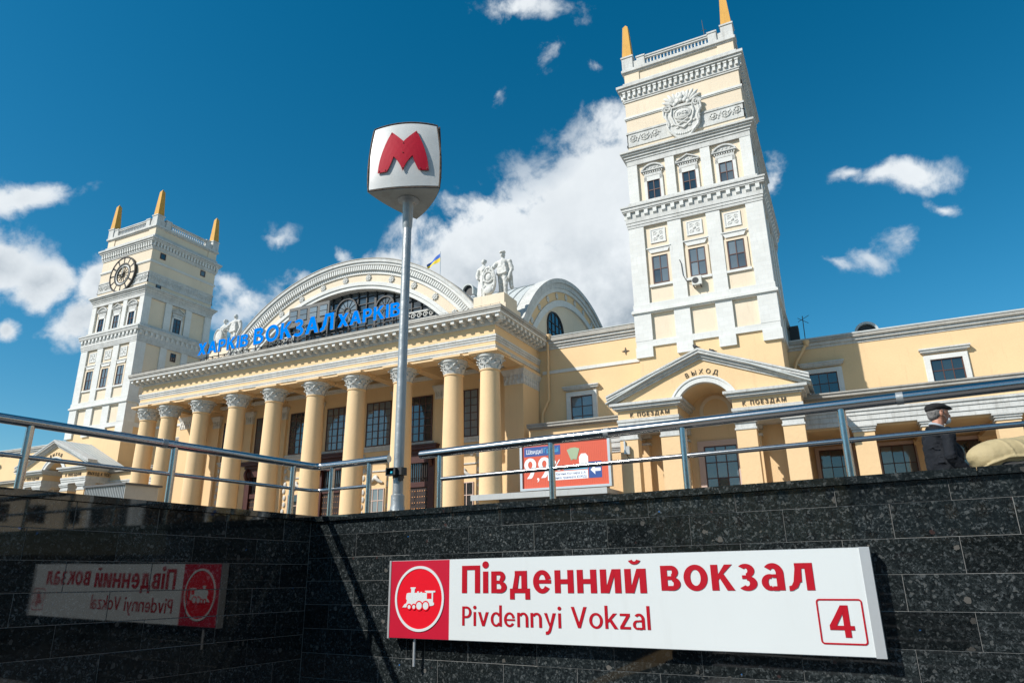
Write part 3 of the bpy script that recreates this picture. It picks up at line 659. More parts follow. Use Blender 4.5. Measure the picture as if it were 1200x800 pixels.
# ------------------------------------------------------------------ station name sign
def TS(p): return C0+DU*p[0]+NN*p[1]+Vector((0, 0, p[2]+.0095*(p[0]-1.07)))
sg = thing('station_sign', 'long white name sign with red train panel on the granite wall', 'sign', TS((2.9, -.03, -.6)))
U0, U1, ZT, ZB = 1.092, 4.70, .004, -.592
fr = MB(TS)
YF = -.1
fr.box(U0-.018, U0, YF-.004, -.035, ZB-.002, ZT+.002); fr.box(U1-.055, U1, YF-.004, -.035, ZB-.002, ZT+.002)
fr.box(U0, U1-.055, YF+.006, -.036, ZT-.004, ZT); fr.box(U0, U1-.055, YF+.006, -.036, ZB, ZB+.004)
fr.build('frame', ALU, sg)
MB(TS).box(1.69, U1-.055, YF, -.04, ZB+.004, ZT-.004).build('white_panel', SIGNW, sg)
MB(TS).box(U0, 1.69, YF, -.04, ZB+.004, ZT-.004).build('red_panel', SIGNR, sg)
CXs, CZs = 1.394, -.29
dr = MB(TS); dr.ring(CXs, CZs, .228, .248, 0, 2*PI, YF-.006, YF, 64); dr.build('ring', SIGNW, sg)
MB(TS).ring(CXs, CZs, .0, .228, 0, 2*PI, YF-.002, YF+.001, 64).build('disc', SIGNR2, sg)
# locomotive emblem, cut as one flat shape plus wheels
lo = MB(TS)
y0, y1 = YF-.005, YF-.002
lo.prism([(1.262, -.272), (1.268, -.252), (1.285, -.247), (1.312, -.247), (1.312, -.215), (1.305, -.215), (1.305, -.205), (1.358, -.205), (1.358, -.215), (1.350, -.215), (1.346, -.247), (1.374, -.247), (1.374, -.236), (1.392, -.236), (1.392, -.247), (1.408, -.247), (1.408, -.240), (1.424, -.240), (1.424, -.247), (1.463, -.247), (1.463, -.240), (1.453, -.240), (1.453, -.231), (1.556, -.231), (1.556, -.243), (1.535, -.245), (1.535, -.318), (1.545, -.322), (1.545, -.336), (1.535, -.342), (1.505, -.346), (1.29, -.346), (1.262, -.358), (1.225, -.358), (1.245, -.335), (1.265, -.326), (1.272, -.305), (1.262, -.295)], y0, y1)
lo.build('locomotive_emblem', SIGNW, sg)
cabw = MB(TS); cabw.box(1.474, 1.520, y0-.001, y1, -.292, -.248); cabw.build('emblem_window', SIGNR2, sg)
for wx, wz, wr in ((1.296, -.353, .021), (1.344, -.353, .021), (1.397, -.344, .034), (1.463, -.344, .034)):
    wb = MB(TS); wb.ring(wx, wz, wr-.006, wr+.004, 0, 2*PI, y0-.002, y1, 24, mi=1); wb.ring(wx, wz, 0, wr-.006, 0, 2*PI, y0-.0015, y1, 24)
    wb.build('emblem_wheel', [SIGNW, SIGNR2], sg)
# lettering, letter by letter
def place_text(root, text, size, xa, xb, z, T, yface, ext, off, mats, name='letter', gap=.1, space=.3, ang=0, slope=0, shear=0):
    for me, x, ch in glyph_run(text, size, xa, xb, ext, off, mats, gap=gap, space=space, shear=shear):
        me.name = name
        o = bpy.data.objects.new(name, me); C.objects.link(o); o.parent = root
        p = T((x, yface, z)); o.location = Vector(p)-wl(root); o.rotation_euler = (0, -slope, ang)
cut_letters(sg, 'Південний', .156, 1.812, 3.322, -.249, TS, YF-.003, .003, [SIGNL, EDGE], t=.275, s=.205, gap=.16)
cut_letters(sg, 'вокзал', .156, 3.425, 4.376, -.233, TS, YF-.003, .003, [SIGNL, EDGE], t=.275, s=.205, gap=.14)
cut_letters(sg, 'Pivdennyi', .098, 1.816, 2.668, -.482, TS, YF-.003, .003, [SIGNL, EDGE], t=.20, s=.155, gap=.17)
cut_letters(sg, 'Vokzal', .098, 2.748, 3.330, -.477, TS, YF-.003, .003, [SIGNL, EDGE], t=.20, s=.155, gap=.15)
nb = MB(TS)
x0, x1, za, zb_, t_, rr_ = 4.368, 4.617, -.528, -.280, .009, .02
nb.box(x0+rr_, x1-rr_, YF-.003, YF+.001, zb_-t_, zb_); nb.box(x0+rr_, x1-rr_, YF-.003, YF+.001, za, za+t_)
nb.box(x0, x0+t_, YF-.003, YF+.001, za+rr_, zb_-rr_); nb.box(x1-t_, x1, YF-.003, YF+.001, za+rr_, zb_-rr_)
for cx_, cz_, a_ in ((x1-rr_, zb_-rr_, 0), (x0+rr_, zb_-rr_, PI/2), (x0+rr_, za+rr_, PI), (x1-rr_, za+rr_, 1.5*PI)): nb.ring(cx_, cz_, rr_-t_, rr_, a_, a_+PI/2, YF-.003, YF+.001, 8)
nb.build('number_border', SIGNL, sg)
cut_letters(sg, '4', .124, 4.426, 4.558, -.489, TS, YF-.003, .003, [SIGNL, EDGE], t=.235, s=.17, name='digit')
for u_ in (1.325, 4.3): MB(TS).tube([(u_, -.06, ZB-.205), (u_, -.06, ZB+.05)], .0115, 12).build('leg', ALU, sg, smooth=50) if u_ < 2 else None
for u_ in (1.4, 2.9, 4.4): MB(TS).box(u_-.03, u_+.03, -.04, 0, -.35, -.25).build('bracket', ALU, sg)

# ------------------------------------------------------------------ metro pole
PP = Vector((35.600, -44.006, .414))
mp_ = thing('metro_sign', 'tall grey pole with a three-sided white box bearing a red M', 'metro sign', PP)
b = MB(); b.lathe([(.095, 0), (.095, .012), (.070, .02), (.061, .075), (.061, .155), (.054, .16), (.048, .165)], PP.x, PP.y, 32, cz=PP.z)
for k in range(6):
    a = PI/3*k+.3; b.lathe([(.011, 0), (.011, .014)], PP.x+.080*math.cos(a), PP.y+.080*math.sin(a), 6, cz=PP.z+.012)
b.build('base', GALV, mp_, smooth=40)
MB().lathe([(.048, .15), (.045, 1.5), (.043, 3.02)], PP.x, PP.y, 32, cz=PP.z).build('pole', GALV, mp_, smooth=40)
ZBX = 3.6
b = MB(); b.lathe([(.044, 2.86-.02), (.047, 2.862), (.050, 2.87), (.056, 3.13), (.070, 3.15), (.112, 3.165), (.112, 3.187)], PP.x, PP.y, 32, cz=PP.z)
b.build('collar', GALV, mp_, smooth=40)
tri = [Vector((35.326, -44.325)), Vector((36.014, -44.056)), Vector((35.445, -43.62))]
cen = (tri[0]+tri[1]+tri[2])/3
def sidepts(a, b_, n=12, bulge=.035):
    out = []; mid = (a+b_)/2; nrm = (mid-cen).normalized()
    for i in range(n+1):
        t = i/n; out.append(a*(1-t)+b_*t+nrm*bulge*(1-(2*t-1)**2))
    return out
# curved panel on each side: bulges outwards, taller in the middle
MLET = [(-.37, -.40), (-.335, -.13), (-.27, .11), (-.155, .365), (-.005, .11), (.15, .365), (.265, .11), (.335, -.13), (.375, -.40), (.135, -.40), (.13, -.36), (.0, -.05)]
for si in range(3):
    a, b_ = tri[si], tri[(si+1) % 3]
    # make the panel a hair proud of the rims
    n = 16; mzn = 12
    def surf(s_, t_, a=a, b_=b_, off=0):      # s 0..1 along side, t 0..1 up
        mid = (a+b_)/2; nrm = (mid-cen).normalized()
        w_ = 1-(2*s_-1)**2; v_ = 1-(2*t_-1)**2
        nar = 1-.10*t_**1.6
        s2 = .5+(s_-.5)*nar*(1+.055*v_)
        p = a*(1-s2)+b_*s2+nrm*(.035*w_+.028*v_*w_+off)
        z = ZBX+.735*t_+(.035*w_*t_)
        return Vector((p.x, p.y, z))
    vs = []; fs = []
    for i in range(n+1):
        for j in range(mzn+1): vs.append(surf(i/n*.97+.015, j/mzn*.96+.02, off=.004))
    for i in range(n):
        for j in range(mzn): fs.append((i*(mzn+1)+j, (i+1)*(mzn+1)+j, (i+1)*(mzn+1)+j+1, i*(mzn+1)+j+1))
    nv = len(vs)
    for i in range(n+1):
        for j in range(mzn+1): vs.append(surf(i/n*.97+.015, j/mzn*.96+.02, off=-.02))
    for i in range(n):
        for j in range(mzn): fs.append(tuple(nv+q for q in (i*(mzn+1)+j, i*(mzn+1)+j+1, (i+1)*(mzn+1)+j+1, (i+1)*(mzn+1)+j)))
    MB().add(vs, fs).build('face_panel', ENAMEL, mp_, smooth=60)
    # rusty rim
    rim = [surf(0, t/10) for t in range(11)]+[surf(s_/12, 1) for s_ in range(1, 13)]+[surf(1, 1-t/10) for t in range(1, 11)]+[surf(1-s_/12, 0) for s_ in range(1, 12)]
    MB().tube(rim, .0085, 6, closed=True).build('rim', RUST, mp_)
    # the letter M, draped on the panel and standing off it a little
    bm = bmesh.new()
    def curve(p0, p1, bow, k=6):
        p0 = Vector(p0); p1 = Vector(p1); dd = p1-p0; nn_ = Vector((-dd.y, dd.x)); return [tuple(p0+dd*(i/k)+nn_*bow*4*(i/k)*(1-i/k)) for i in range(k)]
    Mp = []
    Mp += curve((-.322, -.40), (-.172, .42), .035)
    Mp += curve((-.172, .42), (.0, .19), .012)
    Mp += curve((.0, .19), (.172, .42), .012)
    Mp += curve((.172, .42), (.322, -.40), .035)
    Mp += [(.322, -.40), (.205, -.40)]
    Mp += curve((.195, -.39), (.12, -.11), .02)
    Mp += curve((.12, -.11), (.0, -.41), -.045)
    Mp += curve((.0, -.41), (-.12, -.11), -.045)
    Mp += curve((-.12, -.11), (-.195, -.39), .02)
    Mp += [(-.205, -.40)]
    MX = MZ = 1.0
    def Mmap(p, off): return surf(.5+p[0]*1.08, .53+p[1]*.74, off=off)
    vsb = [bm.verts.new((p[0], p[1], 0)) for p in Mp]
    f = bm.faces.new(vsb); bmesh.ops.triangulate(bm, faces=[f])
    bmesh.ops.subdivide_edges(bm, edges=list(bm.edges), cuts=2, use_grid_fill=True)
    bm.verts.ensure_lookup_table(); bm.verts.index_update()
    base = [(v.co.x, v.co.y) for v in bm.verts]; tri_f = [tuple(v.index for v in f.verts) for f in bm.faces]
    bed = [(e.verts[0].index, e.verts[1].index) for e in bm.edges if len(e.link_faces) == 1]
    bm.free()
    k = len(base)
    V3 = [Mmap(p, .024) for p in base]+[Mmap(p, .014) for p in base]
    F3 = tri_f+[tuple(i+k for i in reversed(f)) for f in tri_f]+[(a_, b2, b2+k, a_+k) for a_, b2 in bed]
    MB().add(V3, F3).build('letter_m', RED, mp_)
    rv = MB()
    for p in ((-.17, .38), (.17, .38), (0, .15), (0, -.05), (-.30, -.37), (-.22, -.37), (.30, -.37), (.22, -.37), (0, -.36)): rv.ell(Mmap(p, .026), .006, 6, 4)
    rv.build('rivets', RUST, mp_, kind='stuff')
bot = []
for si in range(3):
    a, b_ = tri[si], tri[(si+1) % 3]; bot += [(p.x, p.y) for p in sidepts(a, b_)[:-1]]
MB().prism(bot, ZBX-.012, ZBX+.012, ax='Z').build('underside', BOXBOT, mp_)
top = [((p[0]-cen.x)*.86+cen.x, (p[1]-cen.y)*.86+cen.y) for p in bot]
MB().prism(top, ZBX+.72, ZBX+.74, ax='Z').build('lid', BOXBOT, mp_)
# traffic sensor on the pole
dv = MB(); cx_, cy_, cz_ = PP.x-.012, PP.y-.08, .775; q_ = .62
for bx_ in ((-.075, .075, -.05, .06, .045, .055), (-.075, .075, -.05, .06, -.055, -.045), (-.085, -.073, -.05, .06, -.055, .055), (.055, .085, -.05, .06, -.055, .055), (-.073, .055, .02, .06, -.045, .045), (.085, .16, 0, .14, -.05, .06), (.09, .13, .02, .1, -.13, -.05)):
    dv.box(cx_+bx_[0]*q_, cx_+bx_[1]*q_, cy_+bx_[2]*q_, cy_+bx_[3]*q_, cz_+bx_[4]*q_, cz_+bx_[5]*q_)
dv.build('sensor_box', DEVICE, mp_); ln_ = MB(); ln_.ell((cx_-.004, cy_, cz_-.008), .015, 12, 8); ln_.build('lens', CYAN, mp_, smooth=60)
cl = MB(); cl.lathe([(.053, .31), (.053, .40)], PP.x, PP.y, 24, cz=PP.z); cl.build('clamp', DEVICE, mp_)

# ================================================================== the towers
def side_tf(cx, cy, k):
    c, s_ = (1, 0, -1, 0)[k], (0, 1, 0, -1)[k]
    return lambda p: (cx+p[0]*c-p[1]*s_, cy+p[0]*s_+p[1]*c, p[2])
def relief_scroll(b, x0, x1, z0, z1, y, pitch=1.25):
    """acanthus scrolls between two fillets, on a plane facing -y"""
    n = max(1, round((x1-x0)/pitch)); p = (x1-x0)/n; zc = (z0+z1)/2; h = (z1-z0)/2
    for i in range(n):
        cx = x0+p*(i+.5); s_ = 1 if i % 2 == 0 else -1
        pts = []
        for k in range(15):
            a = k/14*3.6*PI; rr = h*.82*(1-k/17); pts.append((cx+rr*math.cos(a*s_), y-.03, zc+rr*math.sin(a*s_)*.95))
        b.tube(pts, [h*.12*(1-k/30) for k in range(15)], 5)
        b.ell((cx, y-.04, zc), (h*.26, .07, h*.26), 8, 5)
        for k in range(6):
            a = k*PI/3+.4; b.ell((cx+h*.5*math.cos(a), y-.02, zc+h*.5*math.sin(a)), (h*.2, .06, h*.13), 6, 4, rot=Matrix.Rotation(-a, 3, 'Y'))
        xm = x0+p*(i+1)
        if i < n-1:
            for q in (-1, 0, 1): b.ell((xm+q*.09, y-.02, zc+q*s_*h*.45), (h*.16, .06, h*.3), 6, 4)
def modillions(b, xs, y0, y1, z0, z1, w):
    for x in xs:
        b.box(x-w/2, x+w/2, y0, y1, z0+(z1-z0)*.35, z1)
        b.add([(x-w/2, y0, z0+(z1-z0)*.35), (x+w/2, y0, z0+(z1-z0)*.35), (x+w/2, y1, z0+(z1-z0)*.35), (x-w/2, y1, z0+(z1-z0)*.35), (x-w/2, y1, z0), (x+w/2, y1, z0)],
              [(0, 1, 5, 4), (0, 3, 4) if False else (0, 4, 3), (1, 2, 5), (3, 4, 5, 2), (0, 3, 2, 1)])
def pediment_mesh(kind):
    def mk():
        b = MB(); w = .88
        b.box(-.86, .86, -.10, .0, 0, .06); b.box(-w, w, -.16, .0, .06, .13)
        if kind == 'tri':
            b.prism([(-.80, .13), (.80, .13), (0, .52)], -.05, 0)
            b.prism([(-w, .13), (-w, .21), (0, .66), (w, .21), (w, .13), (0, .56)], -.17, 0)
            for q in (-.3, 0, .3): b.ell((q, -.05, .27), (.13, .05, .09), 6, 4)
        else:
            Rr = 1.02; zc = .13-.50; a = math.acos(.86/Rr)
            b.prism([(-.80, .13)]+[(-(Rr-.1)*math.cos(a+(PI-2*a)*i/14), zc+(Rr-.1)*math.sin(a+(PI-2*a)*i/14)) for i in range(15)]+[(.80, .13)], -.05, 0)
            b.ring(0, zc, Rr-.12, Rr, a, PI-a, -.17, 0, 16)
            for q in (-.4, -.15, .15, .4): b.ell((q, -.05, .27+.05*(1-abs(q)*2)), (.12, .05, .09), 6, 4)
        for i in range(9): x = -.68+i*.17; b.box(x-.045, x+.045, -.09, 0, -.12, 0)
        b.box(-.66, .66, -.05, 0, -.36, -.12)
        return b.mesh('pediment', TRIM)
    return mk
def lintel_mesh():
    b = MB(); b.box(-.88, .88, -.10, 0, .34, .42); b.box(-.84, .84, -.06, 0, .30, .34)
    b.add([(-.62, -.04, 0), (.62, -.04, 0), (.78, -.04, .30), (-.78, -.04, .30), (-.62, 0.02, 0), (.62, 0.02, 0), (.78, 0.02, .30), (-.78, 0.02, .30)], [(0, 1, 2, 3), (7, 6, 5, 4), (0, 4, 5, 1), (1, 5, 6, 2), (2, 6, 7, 3), (3, 7, 4, 0)])
    return b.mesh('lintel', WHITE)
def plaque_mesh():
    b = MB(); b.box(-.56, .56, -.03, 0, 0, 1.12); 
    for x0, x1, z0, z1 in ((-.56, -.47, 0, 1.12), (.47, .56, 0, 1.12), (-.47, .47, 0, .09), (-.47, .47, 1.03, 1.12)): b.box(x0, x1, -.06, -.03, z0, z1)
    rnd = random.Random(4)
    for sx in (-1, 1):
        for sz in (-1, 1):
            cx, cz = sx*.21, .56+sz*.21
            pts = [(cx+.15*(1-k/12)*math.cos(k*.75*sx), -.035, cz+.15*(1-k/12)*math.sin(k*.75*sz)) for k in range(10)]
            b.tube(pts, .028, 5, mi=1)
            for _ in range(4): b.ell((cx+rnd.uniform(-.15, .15), -.03, cz+rnd.uniform(-.15, .15)), (.05, .035, .03), 6, 4, mi=1)
    b.ell((0, -.03, .56), (.12, .06, .12), 8, 5, mi=1)
    return b.mesh('plaque', [WHITE, RELIEF])
def boxmesh(x0, x1, y0, y1, z0, z1, m_, name): return lambda: MB().box(x0, x1, y0, y1, z0, z1).mesh(name, m_)
def tower(cx, side, label):
    t = thing('tower', label, 'tower', (cx, 0, G0), 'twin station towers')
    def stack(rows, name, m_, **k):
        b = MB()
        for z0, z1, w in rows: b.box(cx-w, cx+w, -w, w, z0, z1)
        return b.build(name, m_, t, **k)
    stack([(G0, 13.9, 4.62)], 'lower_wall', CREAM)
    stack([(13.9, 23.3, 4.55)], 'middle_wall', PALE)
    stack([(23.3, 28.5, 4.30)], 'upper_wall', PALE)
    stack([(28.5, 35.7, 4.33)], 'crown_wall', PALE)
    stack([(35.7, 36.98, 4.16)], 'parapet_wall', PALE)
    stack([(13.88, 14.33, 4.75)], 'stripe', WHITE)
    stack([(16.30, 16.38, 4.80), (16.38, 16.55, 4.90), (16.55, 16.62, 4.84), (16.62, 17.05, 4.77)], 'band', WHITE)
    b = MB()
    for z0, z1, w in ((23.08, 23.28, 4.76), (23.28, 23.5, 4.80), (23.5, 23.72, 4.84), (23.72, 24.32, 4.84), (24.32, 24.42, 5.0), (24.42, 24.66, 5.05), (24.66, 24.78, 5.12)): b.box(cx-w, cx+w, -w, w, z0, z1)
    b.frus(cx, 0, 24.78, 24.95, 5.12, 4.7); b.box(cx-4.62, cx+4.62, -4.62, 4.62, 24.95, 25.22)
    b.build('lower_cornice', TRIM, t)
    b = MB()
    for z0, z1, w in ((28.42, 28.85, 4.52), (28.85, 29.05, 4.58), (29.05, 29.25, 4.68), (29.25, 29.4, 4.80), (29.4, 29.56, 4.92)): b.box(cx-w, cx+w, -w, w, z0, z1)
    b.frus(cx, 0, 29.56, 29.74, 4.92, 4.5)
    b.build('middle_cornice', TRIM, t)
    stack([(32.60, 32.68, 4.40), (32.68, 32.86, 4.45)], 'string_course', WHITE)
    b = MB()
    for z0, z1, w in ((34.2, 34.35, 4.40), (34.35, 34.5, 4.45), (34.5, 35.06, 4.45), (35.06, 35.16, 4.62), (35.16, 35.36, 4.72), (35.36, 35.58, 4.84)): b.box(cx-w, cx+w, -w, w, z0, z1)
    b.frus(cx, 0, 35.58, 35.74, 4.84, 4.45); b.box(cx-4.38, cx+4.38, -4.38, 4.38, 35.74, 36.05)
    b.build('top_cornice', TRIM, t)
    stack([(36.95, 37.08, 4.30), (37.08, 37.30, 4.42), (37.30, 37.38, 4.36)], 'parapet_band', TRIM)
    # pilasters
    for sx in (-1, 1):
        for sy in (-1, 1):
            def cp(m_, a, b2, z0, z1, nm):
                inst(('cp', a, b2, z0), boxmesh(-(b2-a)/2, (b2-a)/2, -(b2-a)/2, (b2-a)/2, z0, z1, m_, nm), nm, t, (cx+sx*(a+b2)/2, sy*(a+b2)/2, 0))
            cp(WHITE, 3.58, 4.72, 17.05, 23.08, 'corner_pilaster'); cp(WHITE, 3.55, 4.77, 14.33, 16.30, 'corner_pilaster')
            cp(WHITE, 3.76, 4.50, 25.22, 28.42, 'corner_pilaster'); cp(WHITE, 3.60, 4.80, 13.14, 13.88, 'corner_block')
            cp(PALE, 3.05, 4.24, 36.05, 36.95, 'corner_pier')
    for k in range(4):
        T = side_tf(cx, 0, k); rz = k*PI/2; front = (k % 2 == 0)
        def at(x, y, z): return T((x, y, z))
        for sx in (-1, 1):
            if front:
                inst('ipa', boxmesh(-.48, .48, -.15, .12, 17.05, 23.08, WHITE, 'pilaster'), 'pilaster', t, at(sx*1.36, -4.55, 0), rz)
                inst('ipb', boxmesh(-.55, .55, -.18, .12, 14.33, 16.30, WHITE, 'pilaster'), 'pilaster', t, at(sx*1.40, -4.55, 0), rz)
                inst('ipc', boxmesh(-.345, .345, -.19, .12, 25.22, 28.42, WHITE, 'pilaster'), 'pilaster', t, at(sx*1.30, -4.30, 0), rz)
                inst('ipd', boxmesh(-.55, .55, -.20, .12, 13.14, 13.88, WHITE, 'block'), 'block', t, at(sx*1.40, -4.60, 0), rz)
            else:
                inst('ipa2', boxmesh(-.40, .40, -.15, .12, 17.05, 23.08, WHITE, 'pilaster'), 'pilaster', t, at(sx*1.36, -4.55, 0), rz)
                inst('ipc2', boxmesh(-.40, .40, -.19, .12, 25.22, 28.42, WHITE, 'pilaster'), 'pilaster', t, at(sx*1.33, -4.30, 0), rz)
                inst('ipb2', boxmesh(-.43, .43, -.18, .12, 14.33, 16.30, WHITE, 'pilaster'), 'pilaster', t, at(sx*1.36, -4.55, 0), rz)
        # modillions of the two dentilled cornices: small, many
        mb = MB(T); modillions(mb, [-4.55+i*.65 for i in range(15)], -4.98, -4.80, 23.78, 24.32, .27)
        mb.build('modillions', WHITE, t, kind='stuff')
        mb = MB(T)
        for i in range(22):
            x = -4.30+i*(8.6/21); mb.box(x-.10, x+.10, -4.60, -4.42, 34.58, 35.06); mb.box(x-.13, x+.13, -4.64, -4.44, 34.94, 35.06)
        mb.build('dentils', WHITE, t, kind='stuff')
        # carved frieze
        fb = MB(T); fb.box(-4.40, 4.40, -4.40, -4.30, 30.16, 30.34); fb.box(-4.40, 4.40, -4.42, -4.30, 31.30, 31.46); fb.box(-4.36, 4.36, -4.36, -4.30, 30.34, 31.30)
        fb.build('frieze', TRIM, t)
        fb = MB(T)
        if front: relief_scroll(fb, -4.30, -1.75, 30.38, 31.26, -4.36, .85); relief_scroll(fb, 1.75, 4.30, 30.38, 31.26, -4.36, .85)
        else: relief_scroll(fb, -4.30, 4.30, 30.38, 31.26, -4.36, .95)
        fb.build('frieze_carving', RELIEF, t, kind='stuff')
        # windows
        if front:
            for i, x in enumerate((-2.62, .0, 2.62)):
                window(t, 1.13, 2.15, 2, 2, at(x, -4.60, 18.5), rz, bar=.06, gmat=GLASSB if side > 0 else GLASSB, panes=(k == 0))
                inst('sill', boxmesh(-.86, .86, -.14, .05, 0, .18, WHITE, 'sill'), 'sill', t, at(x, -4.55, 18.25), rz)
                inst('surr', lambda: MB().box(-.78, -.58, -.09, .05, 0, 2.25).box(.58, .78, -.09, .05, 0, 2.25).box(-.78, .78, -.09, .05, 2.16, 2.3).mesh('window_surround', PALE), 'window_surround', t, at(x, -4.55, 18.43), rz)
                inst('lint', lintel_mesh, 'lintel', t, at(x, -4.64, 20.84), rz)
                inst('plaq', plaque_mesh, 'plaque', t, at(x, -4.56, 21.63), rz)
                window(t, .98, 1.60, 2, 2, at(x, -4.36, 25.28), rz, bar=.06, gmat=GLASS, panes=(k == 0))
                inst('surr2', lambda: MB().box(-.70, -.49, -.12, .05, 0, 1.95).box(.49, .70, -.12, .05, 0, 1.95).box(-.70, .70, -.12, .05, 1.60, 1.97).mesh('window_surround', WHITE), 'window_surround', t, at(x, -4.30, 25.25), rz)
                inst('ped%d' % (i % 2), pediment_mesh('seg' if i % 2 == 0 else 'tri'), 'pediment', t, at(x, -4.36, 27.62), rz)
        else:
            # white field with yellow panels: fill white around panels
            for z0, z1, zz in ((17.05, 23.08, -4.62), (25.22, 28.42, -4.40)): pass
            window(t, .98, 1.72, 2, 3, at(0, -4.40, 25.28), rz, bar=.05, gmat=GLASS, panes=False)
            inst('surr2b', lambda: MB().box(-.70, -.49, -.14, .05, 0, 1.95).box(.49, .70, -.14, .05, 0, 1.95).box(-.70, .70, -.14, .05, 1.73, 1.97).mesh('window_surround', WHITE), 'window_surround', t, at(0, -4.30, 25.25), rz)
            inst('ped1', pediment_mesh('tri'), 'pediment', t, at(0, -4.36, 27.62), rz)
            window(t, .66, .95, 2, 2, at(0, -4.60, 21.86), rz, panes=False)
            window(t, .62, 2.15, 2, 2, at(0, -4.60, 18.5), rz, panes=False)
            for x in (-2.93, 2.55): window(t, .68, .72, 1, 1, at(x, -4.38, 33.36), rz, panes=False)
            window(t, .62, .44, 1, 1, at(-2.93, -4.38, 29.80), rz, panes=False)
            wp = MB(T)      # frames that close the field at the window bay
            wp.box(-3.76, -3.60, -4.49, -4.3, 25.22, 28.42).box(3.60, 3.76, -4.49, -4.3, 25.22, 28.42).build('field_edge', WHITE, t)
        # balustrade
        bb = MB(T)
        for i in range(18):
            x = -2.28+i*(4.56/17)
            bb.lathe([(.07, 0), (.075, .05), (.045, .1), (.09, .25), (.05, .42), (.06, .5), (.075, .55)], x, -4.18, 8, cz=37.38)
        bb.build('balusters', TRIM, t, kind='stuff', smooth=50)
        MB(T).box(-2.5, 2.5, -4.30, -4.06, 37.93, 38.08).box(-2.52, 2.52, -4.36, -4.00, 38.08, 38.20).build('balustrade_rail', TRIM, t)
        for sx in (-1, 1): inst('newel', lambda: MB().box(-.32, .32, -.18, .22, 37.38, 38.16).box(-.37, .37, -.23, .27, 38.16, 38.30).mesh('newel', TRIM), 'newel', t, at(sx*2.80, -4.18, 0), rz)
        for sx in (-1, 1): inst('pbk', lambda: MB().box(-.2, .2, -.1, .1, 37.38, 38.02).mesh('parapet_block', TRIM), 'parapet_block', t, at(sx*3.3, -4.15, 0), rz)
    for sx in (-1, 1):
        for sy in (-1, 1):
            inst('obp', lambda: MB().box(-.44, .44, -.44, .44, 37.38, 38.46).box(-.50, .50, -.50, .50, 38.46, 38.60).mesh('obelisk_pedestal', TRIM), 'obelisk_pedestal', t, (cx+sx*3.9, sy*3.9, 0))
            inst('ob', lambda: MB().frus(0, 0, 38.60, 41.70, .39, .21).frus(0, 0, 41.70, 42.05, .21, .01).mesh('obelisk', OBEL), 'obelisk', t, (cx+sx*3.9, sy*3.9, 0))
    return t
LT = tower(-32.08, -1, 'left tower with the round clock on its cream upper wall')
RT = tower(32.08, 1, 'tall right tower with the carved emblem instead of a clock')
# antenna rods on the roofs
for cx, x, y, h, lab in ((32.08, 34.3, -3.6, 3.0, 'thin antenna mast on the roof of the emblem tower'), (-32.08, -33.1, -3.0, 1.6, 'thin antenna mast on the roof of the clock tower')):
    b = MB(); b.tube([(x, y, 37.0), (x-.02, y, 37.0+h*.55), (x-.1, y, 37.3+h)], [.05, .035, .02], 6); b.tube([(x-.2, y, 36.9+h*.8), (x+.15, y, 36.9+h*.8)], .02, 5)
    b.build('antenna', STEELP, None, label=lab, cat='antenna', at=(x, y, 37.0))
# clock
ck = thing('tower_clock', 'round open clock with dark ring on the left tower', 'clock', (-32.0, -4.46, 31.75))
cy0 = -4.46; CZ = 31.75; CX = -32.0
b = MB(); b.ring(CX, CZ, 1.33, 2.08, 0, 2*PI, cy0-.12, cy0+.04, 60); b.build('dial_ring', CLOCKD, ck)
b = MB(); b.ring(CX, CZ, 2.08, 2.20, 0, 2*PI, cy0-.20, cy0+.04, 60); b.ring(CX, CZ, 1.24, 1.36, 0, 2*PI, cy0-.18, cy0+.04, 60)
b.build('ring_border', CLOCKD, ck)
MB().ring(CX, CZ, 1.04, 1.24, 0, 2*PI, cy0-.10, cy0+.04, 60).build('inner_ring', WHITE, ck)
MB().ring(CX, CZ, .98, 1.04, 0, 2*PI, cy0-.14, cy0+.04, 60).build('inner_border', CLOCKD, ck)
MB().ring(CX, CZ, 0, .98, 0, 2*PI, cy0-.02, cy0+.04, 60).build('dial_centre', PALE, ck)
for k in range(12):
    a = k*PI/6+PI/12; b = MB(); b.ring(CX, CZ, 1.43, 2.0, a-.20, a+.20, cy0-.15, cy0-.10, 8); b.build('dial_plate', PALE, ck)
for k in range(12):
    a = k*PI/6; b = MB(); rr = 1.72
    rot = Matrix.Rotation(-a+PI/2, 3, 'Y')
    for q in (-.11, .11):
        p = rot @ Vector((q, 0, 0)); b.add([tuple(Vector((CX+rr*math.cos(a), cy0-.14, CZ+rr*math.sin(a)))+rot @ Vector(v)) for v in ((q-.035, 0, -.27), (q+.035, 0, -.27), (q+.035, 0, .27), (q-.035, 0, .27), (q-.035, .03, -.27), (q+.035, .03, -.27), (q+.035, .03, .27), (q-.035, .03, .27))], [(0, 1, 2, 3), (0, 4, 5, 1), (1, 5, 6, 2), (2, 6, 7, 3), (3, 7, 4, 0)])
    b.build('numeral', CLOCKD, ck)
b = MB()
for k in range(12):
    a = k*PI/6+.26; b.tube([(CX+.2*math.cos(a), cy0-.05, CZ+.2*math.sin(a)), (CX+.85*math.cos(a), cy0-.05, CZ+.85*math.sin(a))], .035, 5)
b.build('dial_rays', LETTER, ck)
for nm, a, L_, w_ in (('hour_hand', R(185), .75, .10), ('minute_hand', R(92), 1.15, .07)):
    b = MB(); b.tube([(CX-.2*math.cos(a), cy0-.17, CZ-.2*math.sin(a)), (CX+L_*.7*math.cos(a), cy0-.17, CZ+L_*.7*math.sin(a)), (CX+L_*math.cos(a), cy0-.17, CZ+L_*math.sin(a))], [w_, w_*.8, .01], 6); b.build(nm, CLOCKD if nm[0] == 'h' else WHITE, ck)
MB().ell((CX, cy0-.17, CZ), (.2, .06, .2), 12, 6).build('hub', CLOCKD, ck)

